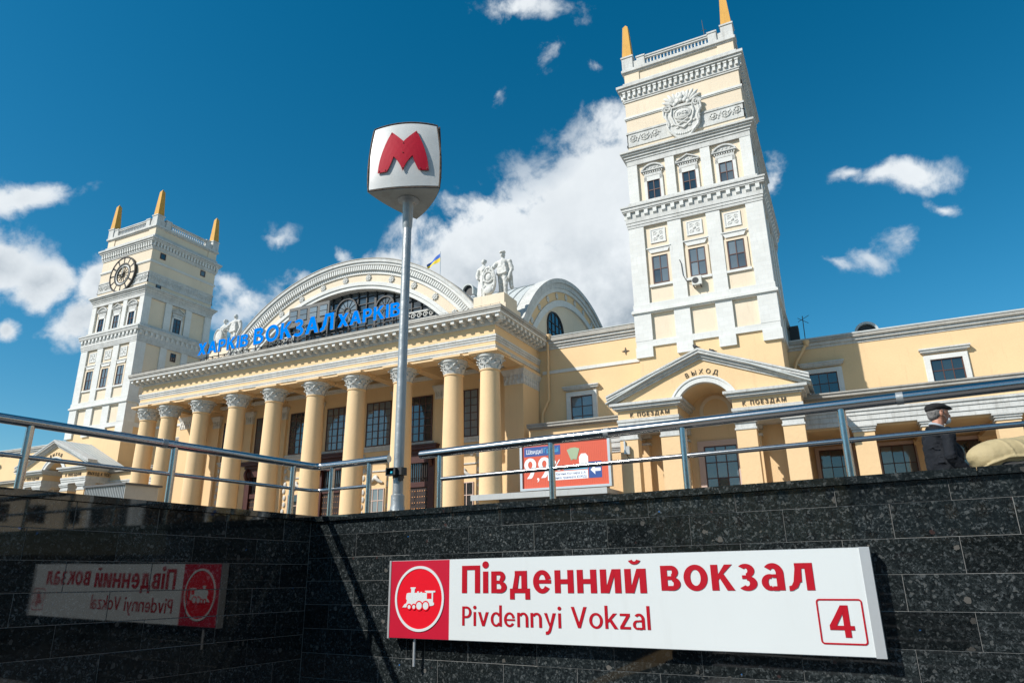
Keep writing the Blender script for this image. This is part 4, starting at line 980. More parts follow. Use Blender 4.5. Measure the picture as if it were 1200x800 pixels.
# carved emblem on the right tower: thing part of the tower
def emblem(t, X, Z, y):
    b = MB(); rel = lambda x, z, yy=0: (X+x, y+yy, Z+z)
    out = [(-.2, -2.05), (.45, -1.9), (.75, -1.5), (1.1, -1.15), (1.25, -.6), (1.15, -.2), (1.45, .3), (1.35, .95), (.95, 1.1), (.75, .75), (.4, .9), (-.4, .9), (-.75, .75), (-.95, 1.1), (-1.4, .95), (-1.45, .3), (-1.15, -.2), (-1.25, -.6), (-1.1, -1.15), (-.8, -1.5), (-.5, -1.9)]
    b.prism([(X+p[0], Z+p[1]) for p in out], y-.16, y+.15)
    edge = [(X+p[0]*.97, y-.17, Z+p[1]*.97) for p in out]; b.tube(edge, .085, 7, closed=True)
    # inner shield
    sh_ = [(-.75, .75), (.75, .75), (.85, .1), (.62, -.7), (0, -1.15), (-.62, -.7), (-.85, .1)]
    b.tube([(X+p[0], y-.20, Z+p[1]) for p in sh_], .09, 7, closed=True)
    b.ell(rel(0, .12, -.17), (.62, .13, .44), 24, 10)
    b.tube([(X+.64*math.cos(a), y-.22, Z+.12+.46*math.sin(a)) for a in [2*PI*k/24 for k in range(24)]], .045, 6, closed=True)
    for sx in (-1, 1):   # volutes
        pts = [(X+sx*(1.12+(.34*(1-k/18))*math.cos(k*.62)), y-.2, Z+.78+(.34*(1-k/18))*math.sin(k*.62)) for k in range(17)]; b.tube(pts, .065, 6)
        pts = [(X+sx*(1.15+.1*math.sin(k)), y-.18, Z+.5-k*.22) for k in range(7)]; b.tube(pts, .09, 6)
        # feathered wings / fans above
        for k in range(7):
            a = R(28+k*17); L_ = 1.02+.12*math.sin(k*1.3)
            c_ = Vector((X+sx*(.35+.72*math.cos(a)*L_), y-.12, Z+.95+.72*math.sin(a)*L_))
            b.ell(c_, (.52, .12, .15), 8, 6, rot=Matrix.Rotation(-(a if sx > 0 else PI-a), 3, 'Y'))
        for k in range(3): b.ell(rel(sx*(.45+k*.35), -1.0-k*-.32, -.17), (.16, .08, .12), 8, 5)
        b.tube([rel(-sx*.5, -.85, -.2), rel(sx*.42, -.42, -.2)], [.05, .1], 6)
    for k in range(5): b.ell(rel(-.5+k*.25, 1.0+.28*math.sin(k*PI/4), -.2), (.17, .14, .2), 8, 6)
    b.ell(rel(0, 1.55, -.2), (.24, .18, .26), 10, 7); b.ell(rel(-.3, 1.35, -.15), (.2, .12, .2)); b.ell(rel(.3, 1.35, -.15), (.2, .12, .2))
    for k in range(12): b.ell(rel(-.9+k*.16, -1.35-.25*math.sin(k*PI/11), -.17), (.1, .07, .09), 6, 4)
    b.build('carved_emblem', RELIEF, t, smooth=55)
    for me, x, ch in glyph_run('1952', .34, X-.40, X+.40, .02, 0, [TRIM]):
        o = bpy.data.objects.new('numeral', me); C.objects.link(o); o.parent = t; o.location = Vector((x, y-.31, Z+.0))-wl(t)
emblem(RT, 32.12, 31.55, -4.45)
# air conditioner
ac = thing('air_conditioner', 'small white air conditioner under the middle window of the right tower', 'air conditioner', (31.93, -4.86, 17.72))
MB().box(31.60, 32.25, -5.02, -4.72, 17.72, 18.34).build('casing', ACW, ac)
MB().ring(31.84, 18.03, 0, .22, 0, 2*PI, -5.035, -5.01, 24).build('fan_grille', DEVICE, ac)
MB().box(31.65, 31.70, -5.0, -4.55, 17.62, 17.72).box(32.12, 32.17, -5.0, -4.55, 17.62, 17.72).build('bracket', STEELP, ac)
MB().tube([(31.60, -4.75, 18.1), (31.2, -4.73, 18.2), (31.0, -4.75, 18.7), (30.95, -4.75, 19.6), (30.85, -4.75, 19.9)], .025, 5).build('cable', DEVICE, ac)

# ================================================================== station building
st = thing('railway_station', 'long cream station hall with white-capped columns and a great arched window', 'station building', (0, -1.7, G0))
def bx(name, m_, x0, x1, y0, y1, z0, z1, **k): return MB().box(x0, x1, y0, y1, z0, z1).build(name, m_, st, **k)
# --- wings, mirrored
def window_cased(X, Y, z0, w, h, cols, rows, casing=.3, cap=True, fmat=None, gmat=None, bars=(), cm=None, panes=True):
    cm = cm or WHITE
    window(st, w, h, cols, rows, (X, Y-.05, z0), 0, fmat=fmat, gmat=gmat, bar=.05, bars=bars, panes=panes)
    b = MB(); b.box(X-w/2-casing, X-w/2, Y-.16, Y+.02, z0-.02, z0+h+casing); b.box(X+w/2, X+w/2+casing, Y-.16, Y+.02, z0-.02, z0+h+casing); b.box(X-w/2, X+w/2, Y-.16, Y+.02, z0+h, z0+h+casing)
    b.box(X-w/2-casing-.04, X-w/2-casing, Y-.10, Y+.02, z0-.02, z0+h+casing); b.box(X+w/2+casing, X+w/2+casing+.04, Y-.10, Y+.02, z0-.02, z0+h+casing)
    b.build('window_casing', cm, st)
    if cap:
        z = z0+h+casing; b = MB()
        b.box(X-w/2-casing-.05, X+w/2+casing+.05, Y-.18, Y+.02, z+.12, z+.2); b.box(X-w/2-casing-.18, X+w/2+casing+.18, Y-.30, Y+.02, z+.2, z+.34); b.box(X-w/2-casing-.24, X+w/2+casing+.24, Y-.38, Y+.02, z+.34, z+.44)
        b.build('window_hood', TRIM, st)
def porch(s):
    """pedimented porch in front of a tower"""
    X = s*32.1; Y = -8.05; YB = -4.62
    T = lambda p: (X+p[0], p[1], p[2])
    pil = [(-5.40, -4.25), (-2.80, -1.66), (1.66, 2.80), (4.25, 5.40)]
    for a, b2 in pil:
        b = MB(T); b.box(a, b2, Y+.05, Y+.85, G0, 7.05); b.build('pier', COLM, st, at=T(((a+b2)/2, Y, 3)))
        b = MB(T); b.box(a-.05, b2+.05, Y, Y+.9, 7.02, 7.13); b.box(a+.0, b2-.0, Y+.05, Y+.85, 7.13, 7.42); b.box(a-.08, b2+.08, Y-.04, Y+.94, 7.42, 7.56); b.box(a-.14, b2+.14, Y-.1, Y+1.0, 7.56, 7.72)
        b.build('pier_capital', TRIM, st)
        # responds against the tower wall
        b = MB(T); b.box(a+.1, b2-.1, YB-.42, YB, G0, 7.05); b.build('respond', COLM, st)
        MB(T).box(a-.0, b2+.0, YB-.5, YB, 7.05, 7.2).box(a-.05, b2+.05, YB-.56, YB, 7.5, 7.74).build('respond_capital', TRIM, st)
    for a, b2 in ((-5.42, -1.62), (1.62, 5.42)):
        b = MB(T); b.box(a, b2, Y+.02, YB, 7.74, 7.92); b.box(a-.03, b2+.03, Y-.03, YB, 7.92, 8.12); b.box(a-.07, b2+.07, Y-.08, YB, 8.12, 8.30); b.build('architrave', TRIM, st)
        MB(T).box(a, b2, Y+.02, YB, 8.30, 8.86).build('frieze', CREAM, st)
        b = MB(T); b.box(a-.08, b2+.08, Y-.10, YB, 8.86, 8.96); b.box(a-.25, b2+.25, Y-.28, YB, 8.96, 9.14); b.box(a-.42, b2+.42, Y-.42, YB, 9.14, 9.30); b.build('cornice', TRIM, st)
    # tympanum with arch cut-out
    tym = [(-5.5, 9.30), (-2.15+.32, 9.30)]
    R1 = 1.95; zc = 8.40; a0 = math.acos((2.15-.32)/R1) if False else math.asin((9.30-zc)/R1)
    arc = [(-(R1*math.cos(a0+(PI-2*a0)*i/28)), zc+R1*math.sin(a0+(PI-2*a0)*i/28)) for i in range(29)]
    poly = [(-5.6, 9.30)]+arc+[(5.6, 9.30), (0, 11.80)]
    MB(T).prism(poly, Y+.04, Y+.4).build('tympanum', CREAM, st)
    MB(T).ring(0, zc, 1.72, 2.14, R(24), R(156), Y-.02, Y+.42, 40).ring(0, zc, 2.02, 2.14, R(24), R(156), Y-.07, Y+.1, 40).build('arch_moulding', WHITE, st)
    MB(T).ring(0, zc, 1.72, 1.95, 0, PI, Y+.42, YB, 32).build('barrel_vault', CREAM, st)
    MB(T).box(-2.4, 2.4, Y+.6, YB, 10.30, 10.4).build('vault_fill', CREAM, st)
    # raking cornice
    for sx in (-1, 1):
        rk = MB(T)
        for o0, o1, p in ((.0, .16, .06), (.16, .34, .20), (.34, .50, .40), (.50, .62, .46)):
            k = (12.15-9.30-.62)/5.75
            rk.prism([(sx*6.02, 9.22+o0), (0, 11.56+o0), (0, 11.56+o1), (sx*6.02, 9.22+o1)], Y-p, Y+.5)
        rk.build('raking_cornice', TRIM, st)
    b = MB(T); b.prism([(-6.08, 9.42), (0, 12.22), (6.08, 9.42), (6.08, 9.34), (0, 12.10), (-6.08, 9.34)], Y-.42, YB+.02); b.build('porch_roof', ROOF, st)
    sm = MB(T)
    for i in range(9):
        y = Y+i*.42
        for sx in (-1, 1): sm.tube([(sx*6.06, y, 9.44), (0, y, 12.235)], .018, 4)
    sm.build('roof_seams', ROOF, st, kind='stuff')
    # back wall features
    MB(T).ring(.1, 8.95, .80, 1.02, 0, 2*PI, YB-.08, YB+.02, 40).build('tondo', PALE, st)
    window(st, 2.05, 6.0, 3, 6, (X+.12, YB-.06, .7), 0, bar=.06)
    b = MB(T); b.box(-1.27, -.90, YB-.12, YB, G0, 7.05); b.box(1.14, 1.50, YB-.12, YB, G0, 7.05); b.box(-.90, 1.14, YB-.12, YB, 6.70, 7.05); b.build('door_surround', FRAMEW, st)
    # inscriptions
    def lettering(txt, xa, xb, z, y, size, nm='letter'):
        for me, x, ch in glyph_run(txt, size, xa, xb, .02, 0, [LETTER], gap=.28, space=.5):
            o = bpy.data.objects.new(nm, me); C.objects.link(o); o.parent = st; o.location = Vector((x, y, z))-wl(st)
    lettering('K ПОЕЗДАМ', X-4.62, X-2.15, 8.42, Y-.02, .37); lettering('K ПОЕЗДАМ', X+2.20, X+4.60, 8.42, Y-.02, .37)
    for i, ch in enumerate('ВЫХОД'):
        a = R(90+10.5*(2-i)); me, x0, x1, z0, z1 = glyph(ch, .40, .02, 0, 1, [LETTER])
        for v in me.vertices: v.co.x -= (x0+x1)/2
        o = bpy.data.objects.new('letter', me); C.objects.link(o); o.parent = st
        o.location = Vector((X+2.30*math.cos(a), Y+.02, zc+2.26*math.sin(a)))-wl(st); o.rotation_euler = (0, -(a-PI/2)*.8, 0)
    if s < 0:      # side inscription on the left porch
        for me, x, ch in glyph_run('ВЫХОД К ПОЕЗДАМ', .42, -7.9, -4.75, .02, 0, [LETTER], gap=.2, space=.4):
            o = bpy.data.objects.new('letter', me); C.objects.link(o); o.parent = st; o.location = Vector((X+5.46, x, 8.42))-wl(st); o.rotation_euler = (0, 0, PI/2)
def arcade(s, xa, xb, Y, YB, pillars, wins, zoff=0):
    a, b2 = sorted((s*xa, s*xb))
    MB().box(a, b2, Y, YB, 8.02, 8.72).build('arcade_wall', CREAM, st)
    b = MB(); b.box(a, b2, Y-.03, YB, 7.10, 7.36); b.box(a, b2, Y-.08, YB, 7.36, 7.66); b.box(a, b2, Y-.13, YB, 7.66, 7.88); b.box(a, b2, Y-.2, YB, 7.88, 8.02); b.build('arcade_architrave', TRIM, st)
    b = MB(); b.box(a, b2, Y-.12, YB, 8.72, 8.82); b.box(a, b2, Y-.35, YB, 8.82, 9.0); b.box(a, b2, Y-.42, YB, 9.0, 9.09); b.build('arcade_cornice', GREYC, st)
    for x in pillars:
        X = s*x
        MB().box(X-.55, X+.55, Y+.04, Y+.85, G0, 6.72).build('pillar', COLM, st, at=(X, Y, 3))
        b = MB(); b.box(X-.6, X+.6, Y-.02, Y+.9, 6.70, 6.78); b.box(X-.55, X+.55, Y+.04, Y+.85, 6.78, 6.86); b.box(X-.64, X+.64, Y-.05, Y+.94, 6.86, 6.98); b.box(X-.72, X+.72, Y-.12, Y+1.0, 6.98, 7.10); b.build('pillar_capital', TRIM, st)
        MB().box(X-.5, X+.5, YB-.35, YB, G0, 6.5).build('respond', COLM, st)
        MB().box(X-.6, X+.6, YB-.45, YB, 6.5, 6.85).build('respond_capital', CREAM, st)
        MB().box(X-.5, X+.5, Y+.8, YB, 6.72, 7.12).build('ceiling_beam', CREAM, st)
    MB().box(a, b2, Y+.3, YB, 7.0, 7.12).build('arcade_ceiling', CREAM, st)
    for x in wins: window_cased(s*x, YB, 2.2, 2.0, 4.45, 3, 4, casing=.22, cap=False, cm=FRAMEW)
for s in (-1, 1):
    # inner wing between portico and tower
    a, b2 = sorted((s*16.0, s*27.6)); YW = -1.7
    bx('wing_wall', CREAM, a, b2, YW, 14, G0, 15.75)
    b = MB(); b.box(a, b2, YW-.06, 14, 15.75, 15.95); b.box(a, b2, YW-.16, 14, 15.95, 16.15); b.box(a, b2, YW-.30, 14, 16.15, 16.35); b.build('wing_cornice', TRIM, st)
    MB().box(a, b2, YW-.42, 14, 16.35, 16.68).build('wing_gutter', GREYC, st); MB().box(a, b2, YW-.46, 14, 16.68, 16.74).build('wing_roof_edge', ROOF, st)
    c0, c1 = sorted((s*18.85, s*27.4)); bx('string_course', WHITE, c0, c1, YW-.09, YW+.02, 13.78, 14.03)
    window_cased(s*22.0, YW, 9.4, 1.75, 2.35, 2, 3, casing=.34)
    b = MB(); x_ = s*25.65; b.prism([(x_-.28, 14.76), (x_-.06, 14.82), (x_, 15.06), (x_+.06, 14.82), (x_+.28, 14.76), (x_+.06, 14.70), (x_, 14.46), (x_-.06, 14.70)], YW-.06, YW+.01); b.build('wall_anchor', LETTER, st)
    arcade(s, 19.3, 26.9, -5.6, -1.72, (20.4, 23.9) if False else (20.6, 25.6), ())
    # outer wing
    a, b2 = sorted((s*36.6, s*78)); YO = 1.0
    bx('outer_wing_wall', CREAM, a, b2, YO, 16, G0, 13.75)
    b = MB(); b.box(a, b2, YO-.05, 16, 13.75, 13.95); b.box(a, b2, YO-.2, 16, 13.95, 14.15); b.build('outer_wing_cornice', TRIM, st)
    MB().box(a, b2, YO-.34, 16, 14.15, 14.36).build('outer_wing_gutter', GREYC, st); MB().box(a, b2, YO-.38, 16, 14.36, 14.46).build('outer_roof_edge', ROOF, st)
    for i in range(5 if s > 0 else 5): window_cased(s*(38.72+7.33*i), YO, 10.42, 1.80, 1.52, 3, 2, casing=.30, bars=())
    arcade(s, 37.2, 78, -5.5, YO-.02, [40.45+3.47*i for i in range(11 if s < 0 else 7)], [38.72+3.62*i for i in range(6)])
    porch(s)
# drainpipes
for pts in ([(19.60, -2.1, 16.7), (19.42, -1.95, 16.3), (19.35, -1.92, 11.7), (18.8, -1.92, 10.7), (18.72, -1.92, 9.2)], [(38.0, .62, 14.1), (37.2, .75, 12.9), (36.95, .8, 12.2), (36.95, .8, 9.3)], [(-38.0, .62, 14.1), (-37.2, .75, 12.9), (-36.95, .8, 9.3)]):
    b = MB(); b.tube(pts, .11, 8); b.lathe([(.11, -.2), (.22, .1), (.22, .2)], pts[0][0], pts[0][1], 10, cz=pts[0][2]); b.build('drainpipe', CREAM, st, smooth=50)

# --- portico
COLX = [-17.75, -14.9, -10.8, -6.5, -2.3, 2.1, 6.2, 10.5, 14.9, 17.85]
CY = -8.75
def column_mesh():
    prof = []
    for i in range(13):
        t_ = i/12; rr = .81-.13*(t_**1.6); prof.append((rr, .5+12.0*t_))
    prof = [(.95, .28), (1.0, .36), (.95, .44), (.84, .5)]+prof[1:]+[(.74, 12.53), (.74, 12.6), (.69, 12.62)]
    return MB().lathe(prof, 0, 0, 40).mesh('column', COLM, smooth=30)
def capital_mesh():
    b = MB(); b.lathe([(.70, 12.60), (.72, 12.95), (.78, 13.2), (.92, 13.42), (.98, 13.46), (.98, 13.54), (1.02, 13.6)], 0, 0, 32)
    for row, (z, h, n, rr) in enumerate(((12.62, .42, 10, .70), (12.86, .46, 10, .74))):
        for k in range(n):
            a = 2*PI*(k+.5*row)/n; c = Vector((math.cos(a), math.sin(a), 0)); tt = Vector((-math.sin(a), math.cos(a), 0)); w = .17
            p = [c*rr+tt*-w+Vector((0, 0, z)), c*rr+tt*w+Vector((0, 0, z)), c*(rr+.10)+tt*w*1.05+Vector((0, 0, z+h*.7)), c*(rr+.10)-tt*w*1.05+Vector((0, 0, z+h*.7)), c*(rr+.22)+Vector((0, 0, z+h)), c*(rr+.25)+Vector((0, 0, z+h*.82)), c*(rr-.05)+Vector((0, 0, z+h*.5))]
            b.add(p, [(0, 1, 2, 3), (3, 2, 4), (3, 4, 5), (2, 5, 4), (0, 3, 6), (1, 6, 2)])
    for k in range(4):
        a = PI/4+k*PI/2; c = Vector((math.cos(a), math.sin(a), 0)); tt = Vector((-math.sin(a), math.cos(a), 0))
        pts = [c*(.98+.16*(1-q/9)*math.cos(q*.8))+Vector((0, 0, 13.38+.13*(1-q/9)*math.sin(q*.8))) for q in range(8)]; b.tube(pts, .05, 5)
    for k in range(12):
        a = 2*PI*k/12; b.ell((.84*math.cos(a), .84*math.sin(a), 13.2), (.07, .07, .12), 6, 4)
    return b.mesh('capital', RELIEF)
for x in COLX:
    c = inst('col', column_mesh, 'column', st, (x, CY, 0))
    inst('cap', capital_mesh, 'capital', c, (0, 0, 0), world=False)
    inst('aba', lambda: MB().box(-1.02, 1.02, -.98, .95, 13.60, 13.68).box(-1.14, 1.14, -1.08, 1.0, 13.68, 13.83).mesh('abacus', COLM), 'abacus', c, (0, 0, 0), world=False)
    inst('bas', lambda: MB().box(-1.1, 1.1, -1.1, 1.1, G0, .28).mesh('plinth', COLM), 'plinth', c, (0, 0, 0), world=False)
def u_beam(b, p, z0, z1, tk=1.3):
    X, Yf = 18.52+p, -9.25-p
    b.box(-X, X, Yf, Yf+tk+p, z0, z1)
    b.box(-X, -X+tk+p, Yf+tk+p, -1.72, z0, z1); b.box(X-tk-p, X, Yf+tk+p, -1.72, z0, z1)
b = MB(); u_beam(b, 0, 13.82, 14.02); u_beam(b, .04, 14.27, 14.56); b.build('architrave', CREAM, st)
b = MB(); u_beam(b, .07, 14.02, 14.18); u_beam(b, .10, 14.18, 14.27); u_beam(b, .07, 14.56, 14.72); u_beam(b, .12, 14.72, 14.88); u_beam(b, .17, 14.88, 15.03); b.build('architrave_moulding', TRIM, st)
def slab(b, p, z0, z1): b.box(-18.52-p, 18.52+p, -9.25-p, -1.72, z0, z1)
b = MB(); slab(b, .0, 15.03, 15.77); b.build('frieze', CREAM, st)
b = MB(); slab(b, .06, 15.77, 15.87); slab(b, .10, 15.87, 16.32); b.build('bed_moulding', TRIM, st)
b = MB(); slab(b, .88, 16.32, 16.46); b.build('corona', WHITE, st)
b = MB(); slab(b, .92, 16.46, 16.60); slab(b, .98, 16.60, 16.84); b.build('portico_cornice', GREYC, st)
b = MB(); n = 54
for i in range(n):
    x = -19.08+i*(38.16/(n-1)); b.box(x-.14, x+.14, -10.02, -9.35, 16.06, 16.32); b.box(x-.11, x+.11, -9.72, -9.35, 15.94, 16.06)
for s in (-1, 1):
    for i in range(11):
        y = -9.2+i*.7; x0, x1 = sorted((s*18.6, s*19.28)); b.box(x0, x1, y-.15, y+.15, 16.04, 16.32); x0, x1 = sorted((s*18.6, s*19.05)); b.box(x0, x1, y-.15, y+.15, 15.92, 16.04)
b.build('modillions', WHITE, st, kind='stuff')
bx('portico_bounce_floor', mat('bounce_stone', (.36, .31, .24), .8, var=.12, vs=1, bump=.2), -20, 20, -12.5, -3.4, G0, G0+.35)  # unseen floor and step, added to bounce warm light onto the soffits
MB().box(-20.6, 20.6, -13.4, -12.5, G0, G0+.17).build('portico_bounce_step', MATS['bounce_stone'], st)
# ceiling of the portico
bx('portico_ceiling', WHITE, -17.4, 17.4, -8.25, -3.4, 14.86, 15.0)
for x in COLX[1:-1]: bx('ceiling_beam', CREAM, x-.42, x+.42, -8.3, -3.4, 14.05, 14.86, at=(x, -6, 14.4))
bx('ceiling_moulding', WHITE, -16.4, 16.4, -3.75, -3.42, 14.2, 14.5)
# hall wall behind the columns
YH = -3.4
bx('hall_wall', CREAM, -17.0, 17.0, YH, 8, G0, 16.9)
for s in (-1, 1):
    a, b2 = sorted((s*16.95, s*18.5)); bx('anta', CREAM, a, b2, -4.75, -1.75, G0, 12.55)
    a, b2 = s*17.72-.86, s*17.72+.86
    b = MB(); b.box(a+.06, b2-.06, -4.80, -1.75, 12.5, 13.2); b.frus((a+b2)/2, -3.25, 13.2, 13.62, .82, 1.0, ay=1.56, by=1.75); b.build('anta_capital', RELIEF, st)
    lf = MB()
    for i in range(5):
        x = a+.19+i*.335
        for z in (12.56, 12.9): lf.ell((x+(.19 if z > 12.7 else 0)-(.1 if z > 12.7 else 0), -4.80, z+.16), (.13, .07, .2), 6, 5)
    for i in range(7):
        y = -4.6+i*.4
        for z in (12.56, 12.9): lf.ell((b2-.06 if s > 0 else a+.06, y, z+.16), (.07, .13, .2), 6, 5); lf.ell((a+.06 if s > 0 else b2-.06, y, z+.16), (.07, .13, .2), 6, 5)
    lf.build('capital_leaves', RELIEF, st, kind='stuff', smooth=50)
    bx('anta_abacus', CREAM, a-.14, b2+.14, -5.0, -1.75, 13.62, 13.82)
for x in (-14.85, -10.5, -6.35, -2.15, 2.15, 6.35, 10.5, 14.85):
    bx('pilaster', CREAM, x-.43, x+.43, YH-.22, YH+.02, G0, 12.45, at=(x, YH, 6))
    def pc():
        b = MB(); b.box(-.45, .45, -.25, 0, 12.45, 13.0); b.frus(0, -.12, 13.0, 13.45, .45, .60, ay=.13, by=.26); b.box(-.62, .62, -.42, 0, 13.45, 13.58)
        for q in range(4): b.ell((-.34+q*.227, -.26, 12.66), (.09, .06, .17), 6, 5); b.ell((-.34+q*.227, -.28, 12.95), (.08, .06, .15), 6, 5)
        return b.mesh('pilaster_capital', RELIEF)
    inst('pilcap', pc, 'pilaster_capital', st, (x, YH, 0))
for x in (-12.68, -8.45, -4.25, 0, 4.35, 8.45, 12.68):
    window(st, 2.55, 3.75, 4, 6, (x, YH-.06, 9.18), 0, fmat=FRAME, bar=.055, bars=(2,), panes=False, fw=.08)
    b = MB(); b.box(x-1.6, x+1.6, YH-.18, YH, 8.98, 9.14); b.box(x-1.45, x+1.45, YH-.12, YH, 8.72, 8.98); b.build('window_sill', TRIM, st)
# ornament panels and low windows, or portals, under the tall windows
for x in (-12.68, -4.25, 4.35, 12.68):
    window(st, 1.75, 5.6, 3, 6, (x, YH-.06, .1), 0, fmat=FRAMEW, bar=.06, panes=False)
    b = MB(); b.tube([(x-.7, YH-.08, 6.15), (x-.35, YH-.14, 6.3), (x, YH-.16, 6.55), (x+.35, YH-.14, 6.3), (x+.7, YH-.08, 6.15)], [.08, .14, .17, .14, .08], 8)
    b.ell((x, YH-.1, 6.55), (.25, .14, .25)); b.build('carved_swag', STATUE, st, smooth=50)
    b = MB()
    for sx in (-1, 1):
        for k in range(14): b.ell((x+sx*1.32+.08*math.sin(k*1.9), YH-.05, .8+k*.58), (.16, .06, .24), 7, 5)
        pts = [(x+sx*(.75+.3*(1-k/14)*math.cos(k*.7)), YH-.05, 7.9+.3*(1-k/14)*math.sin(k*.7)) for k in range(13)]; b.tube(pts, .06, 5)
    b.box(x-1.5, x+1.5, YH-.08, YH, 7.05, 7.15); b.build('wall_carving', RELIEF, st, kind='stuff', smooth=50)
for x in (-8.45, 0, 8.45):
    b = MB(); b.box(x-1.72, x-1.15, YH-.35, YH, G0, 8.2); b.box(x+1.15, x+1.72, YH-.35, YH, G0, 8.2); b.box(x-1.15, x+1.15, YH-.3, YH, 7.45, 8.2); b.box(x-1.15, x+1.15, YH-.25, YH, 5.55, 5.95)
    b.box(x-1.85, x+1.85, YH-.42, YH, 8.2, 8.45); b.box(x-2.05, x+2.05, YH-.7, YH, 8.45, 8.68); b.box(x-2.15, x+2.15, YH-.8, YH, 8.68, 8.82); b.build('portal', PORTAL, st)
    for sx in (-1, 1):
        pts = [(x+sx*1.45, YH-.35-.28*math.sin(k/8*PI), 8.2-k*.13) for k in range(9)]; MB().tube(pts, .15, 8).build('console', PORTAL, st, smooth=50)
    b = MB(); b.box(x-1.15, x+1.15, YH-.06, YH-.01, 5.95, 7.45); b.build('transom_glass', GLASS, st)
    b = MB()
    for k in range(12): b.box(x-1.1+k*.2-.02, x-1.1+k*.2+.02, YH-.12, YH-.06, 5.95, 7.45)
    for k in range(5): b.tube([(x-.6+k*.35+.13*math.cos(a), YH-.14, 6.2+.13*math.sin(a)) for a in [2*PI*q/10 for q in range(10)]], .02, 4, closed=True)
    b.build('transom_grille', DOORM, st)
    for sx in (-1, 1):
        dr_ = MB(); x0, x1 = sorted((x+sx*.01, x+sx*1.14)); dr_.box(x0, x1, YH-.14, YH-.02, G0, 5.55)
        for k in range(4): dr_.box(x0+.14, x1-.14, YH-.17, YH-.12, .3+k*1.3, 1.4+k*1.3)
        dro = dr_.build('door', DOORM, st)
        sb = MB()
        for i in range(5):
            for j in range(12): sb.ell((x0+.12+i*(x1-x0-.24)/4, YH-.17, .3+j*.45), .035, 6, 4)
        sb.build('studs', STUD, dro, kind='stuff')

# --- the great arch
AZ = 8.88
a1 = math.asin((16.7-AZ)/17.75)
def arc_ring(r0, r1, p, name, m_, extra=None):
    b = MB(); a = math.asin((16.6-AZ)/r1); b.ring(0, AZ, r0, r1, a, PI-a, -3.62-p, -2.6, 96); return b.build(name, m_, st)
arc_ring(14.95, 15.28, .02, 'inner_arch_moulding', WHITE)
arc_ring(15.28, 15.62, .12, 'inner_arch_moulding', WHITE)
arc_ring(15.62, 16.36, .0, 'arch_band', PALE)
arc_ring(16.36, 16.62, .12, 'arch_moulding', WHITE)
arc_ring(16.62, 17.20, .16, 'dentil_band', TRIM)
arc_ring(17.20, 17.42, .34, 'arch_cornice', WHITE)
arc_ring(17.42, 17.70, .46, 'arch_top', TRIM); arc_ring(17.70, 17.78, .50, 'arch_capping', GREYC)
b = MB(); n = 150
for i in range(n):
    a = a1+(PI-2*a1)*(i+.5)/n; c, s_ = math.cos(a), math.sin(a); hw = .075
    vs = []
    for yy in (-3.95, -3.76):
        for rr, t_ in ((16.68, -hw), (17.12, -hw), (17.12, hw), (16.68, hw)): vs.append((rr*c-t_*s_, yy, AZ+rr*s_+t_*c))
    b.add(vs, [(0, 1, 2, 3), (7, 6, 5, 4), (0, 4, 5, 1), (1, 5, 6, 2), (2, 6, 7, 3), (3, 7, 4, 0)])
b.build('arch_dentils', WHITE, st, kind='stuff')
def rosette_mesh():
    b = MB(); b.ell((0, 0, 0), (.14, .10, .14), 10, 6)
    for k in range(8):
        a = k*PI/4; b.ell((.22*math.cos(a), 0, .22*math.sin(a)), (.13, .07, .09), 8, 5, rot=Matrix.Rotation(-a, 3, 'Y'))
    return b.mesh('rosette', RELIEF, smooth=50)
k = -6
for i in range(-7, 8):
    a = PI/2-R(9.55)*i
    if AZ+15.98*math.sin(a) > 17.2 : inst('ros', rosette_mesh, 'rosette', st, (15.98*math.cos(a), -3.68, AZ+15.98*math.sin(a)))
# glazed lunette
YG = -2.9
a = math.asin((16.7-AZ)/14.96)
MB().prism([(14.96*math.cos(a+(PI-2*a)*i/48), AZ+14.96*math.sin(a+(PI-2*a)*i/48)) for i in range(49)], YG+.08, YG+.1).build('lunette_glass', glass_mat('lunette_glass', (.045, .07, .085), .08), st)
b = MB()
for i in range(-12, 13):
    x = i*1.0; zt = AZ+math.sqrt(14.93**2-x*x)
    if zt > 17: b.box(x-.05 if i % 3 else x-.11, x+.05 if i % 3 else x+.11, YG-.06, YG+.07, 16.8, zt)
for z in (17.6, 18.3, 19.0, 19.7, 20.4, 21.1, 21.8, 22.5, 23.2):
    hw = math.sqrt(14.93**2-(z-AZ)**2); b.box(-hw, hw, YG-.03, YG+.07, z-.04, z+.04)
b.build('lunette_mullions', DARKFR, st)
for cx_, cz_, rr in ((-.15, 22.1, 1.25), (4.2, 21.75, 1.05), (-4.5, 21.75, 1.05)):
    b = MB(); b.ring(cx_, cz_, rr-.13, rr, 0, 2*PI, YG-.25, YG+.06, 40); b.ring(cx_, cz_, rr*.22, rr*.3, 0, 2*PI, YG-.2, YG+.06, 20)
    for q in range(12):
        aa = q*PI/6; b.tube([(cx_+rr*.28*math.cos(aa), YG-.12, cz_+rr*.28*math.sin(aa)), (cx_+rr*.9*math.cos(aa), YG-.12, cz_+rr*.9*math.sin(aa))], .03, 4)
    b.build('round_tracery', DARKFR, st)
    MB().ring(cx_, cz_, 0, rr-.12, 0, 2*PI, YG-.1, YG+.06, 32).build('round_pane', GLASSB, st)
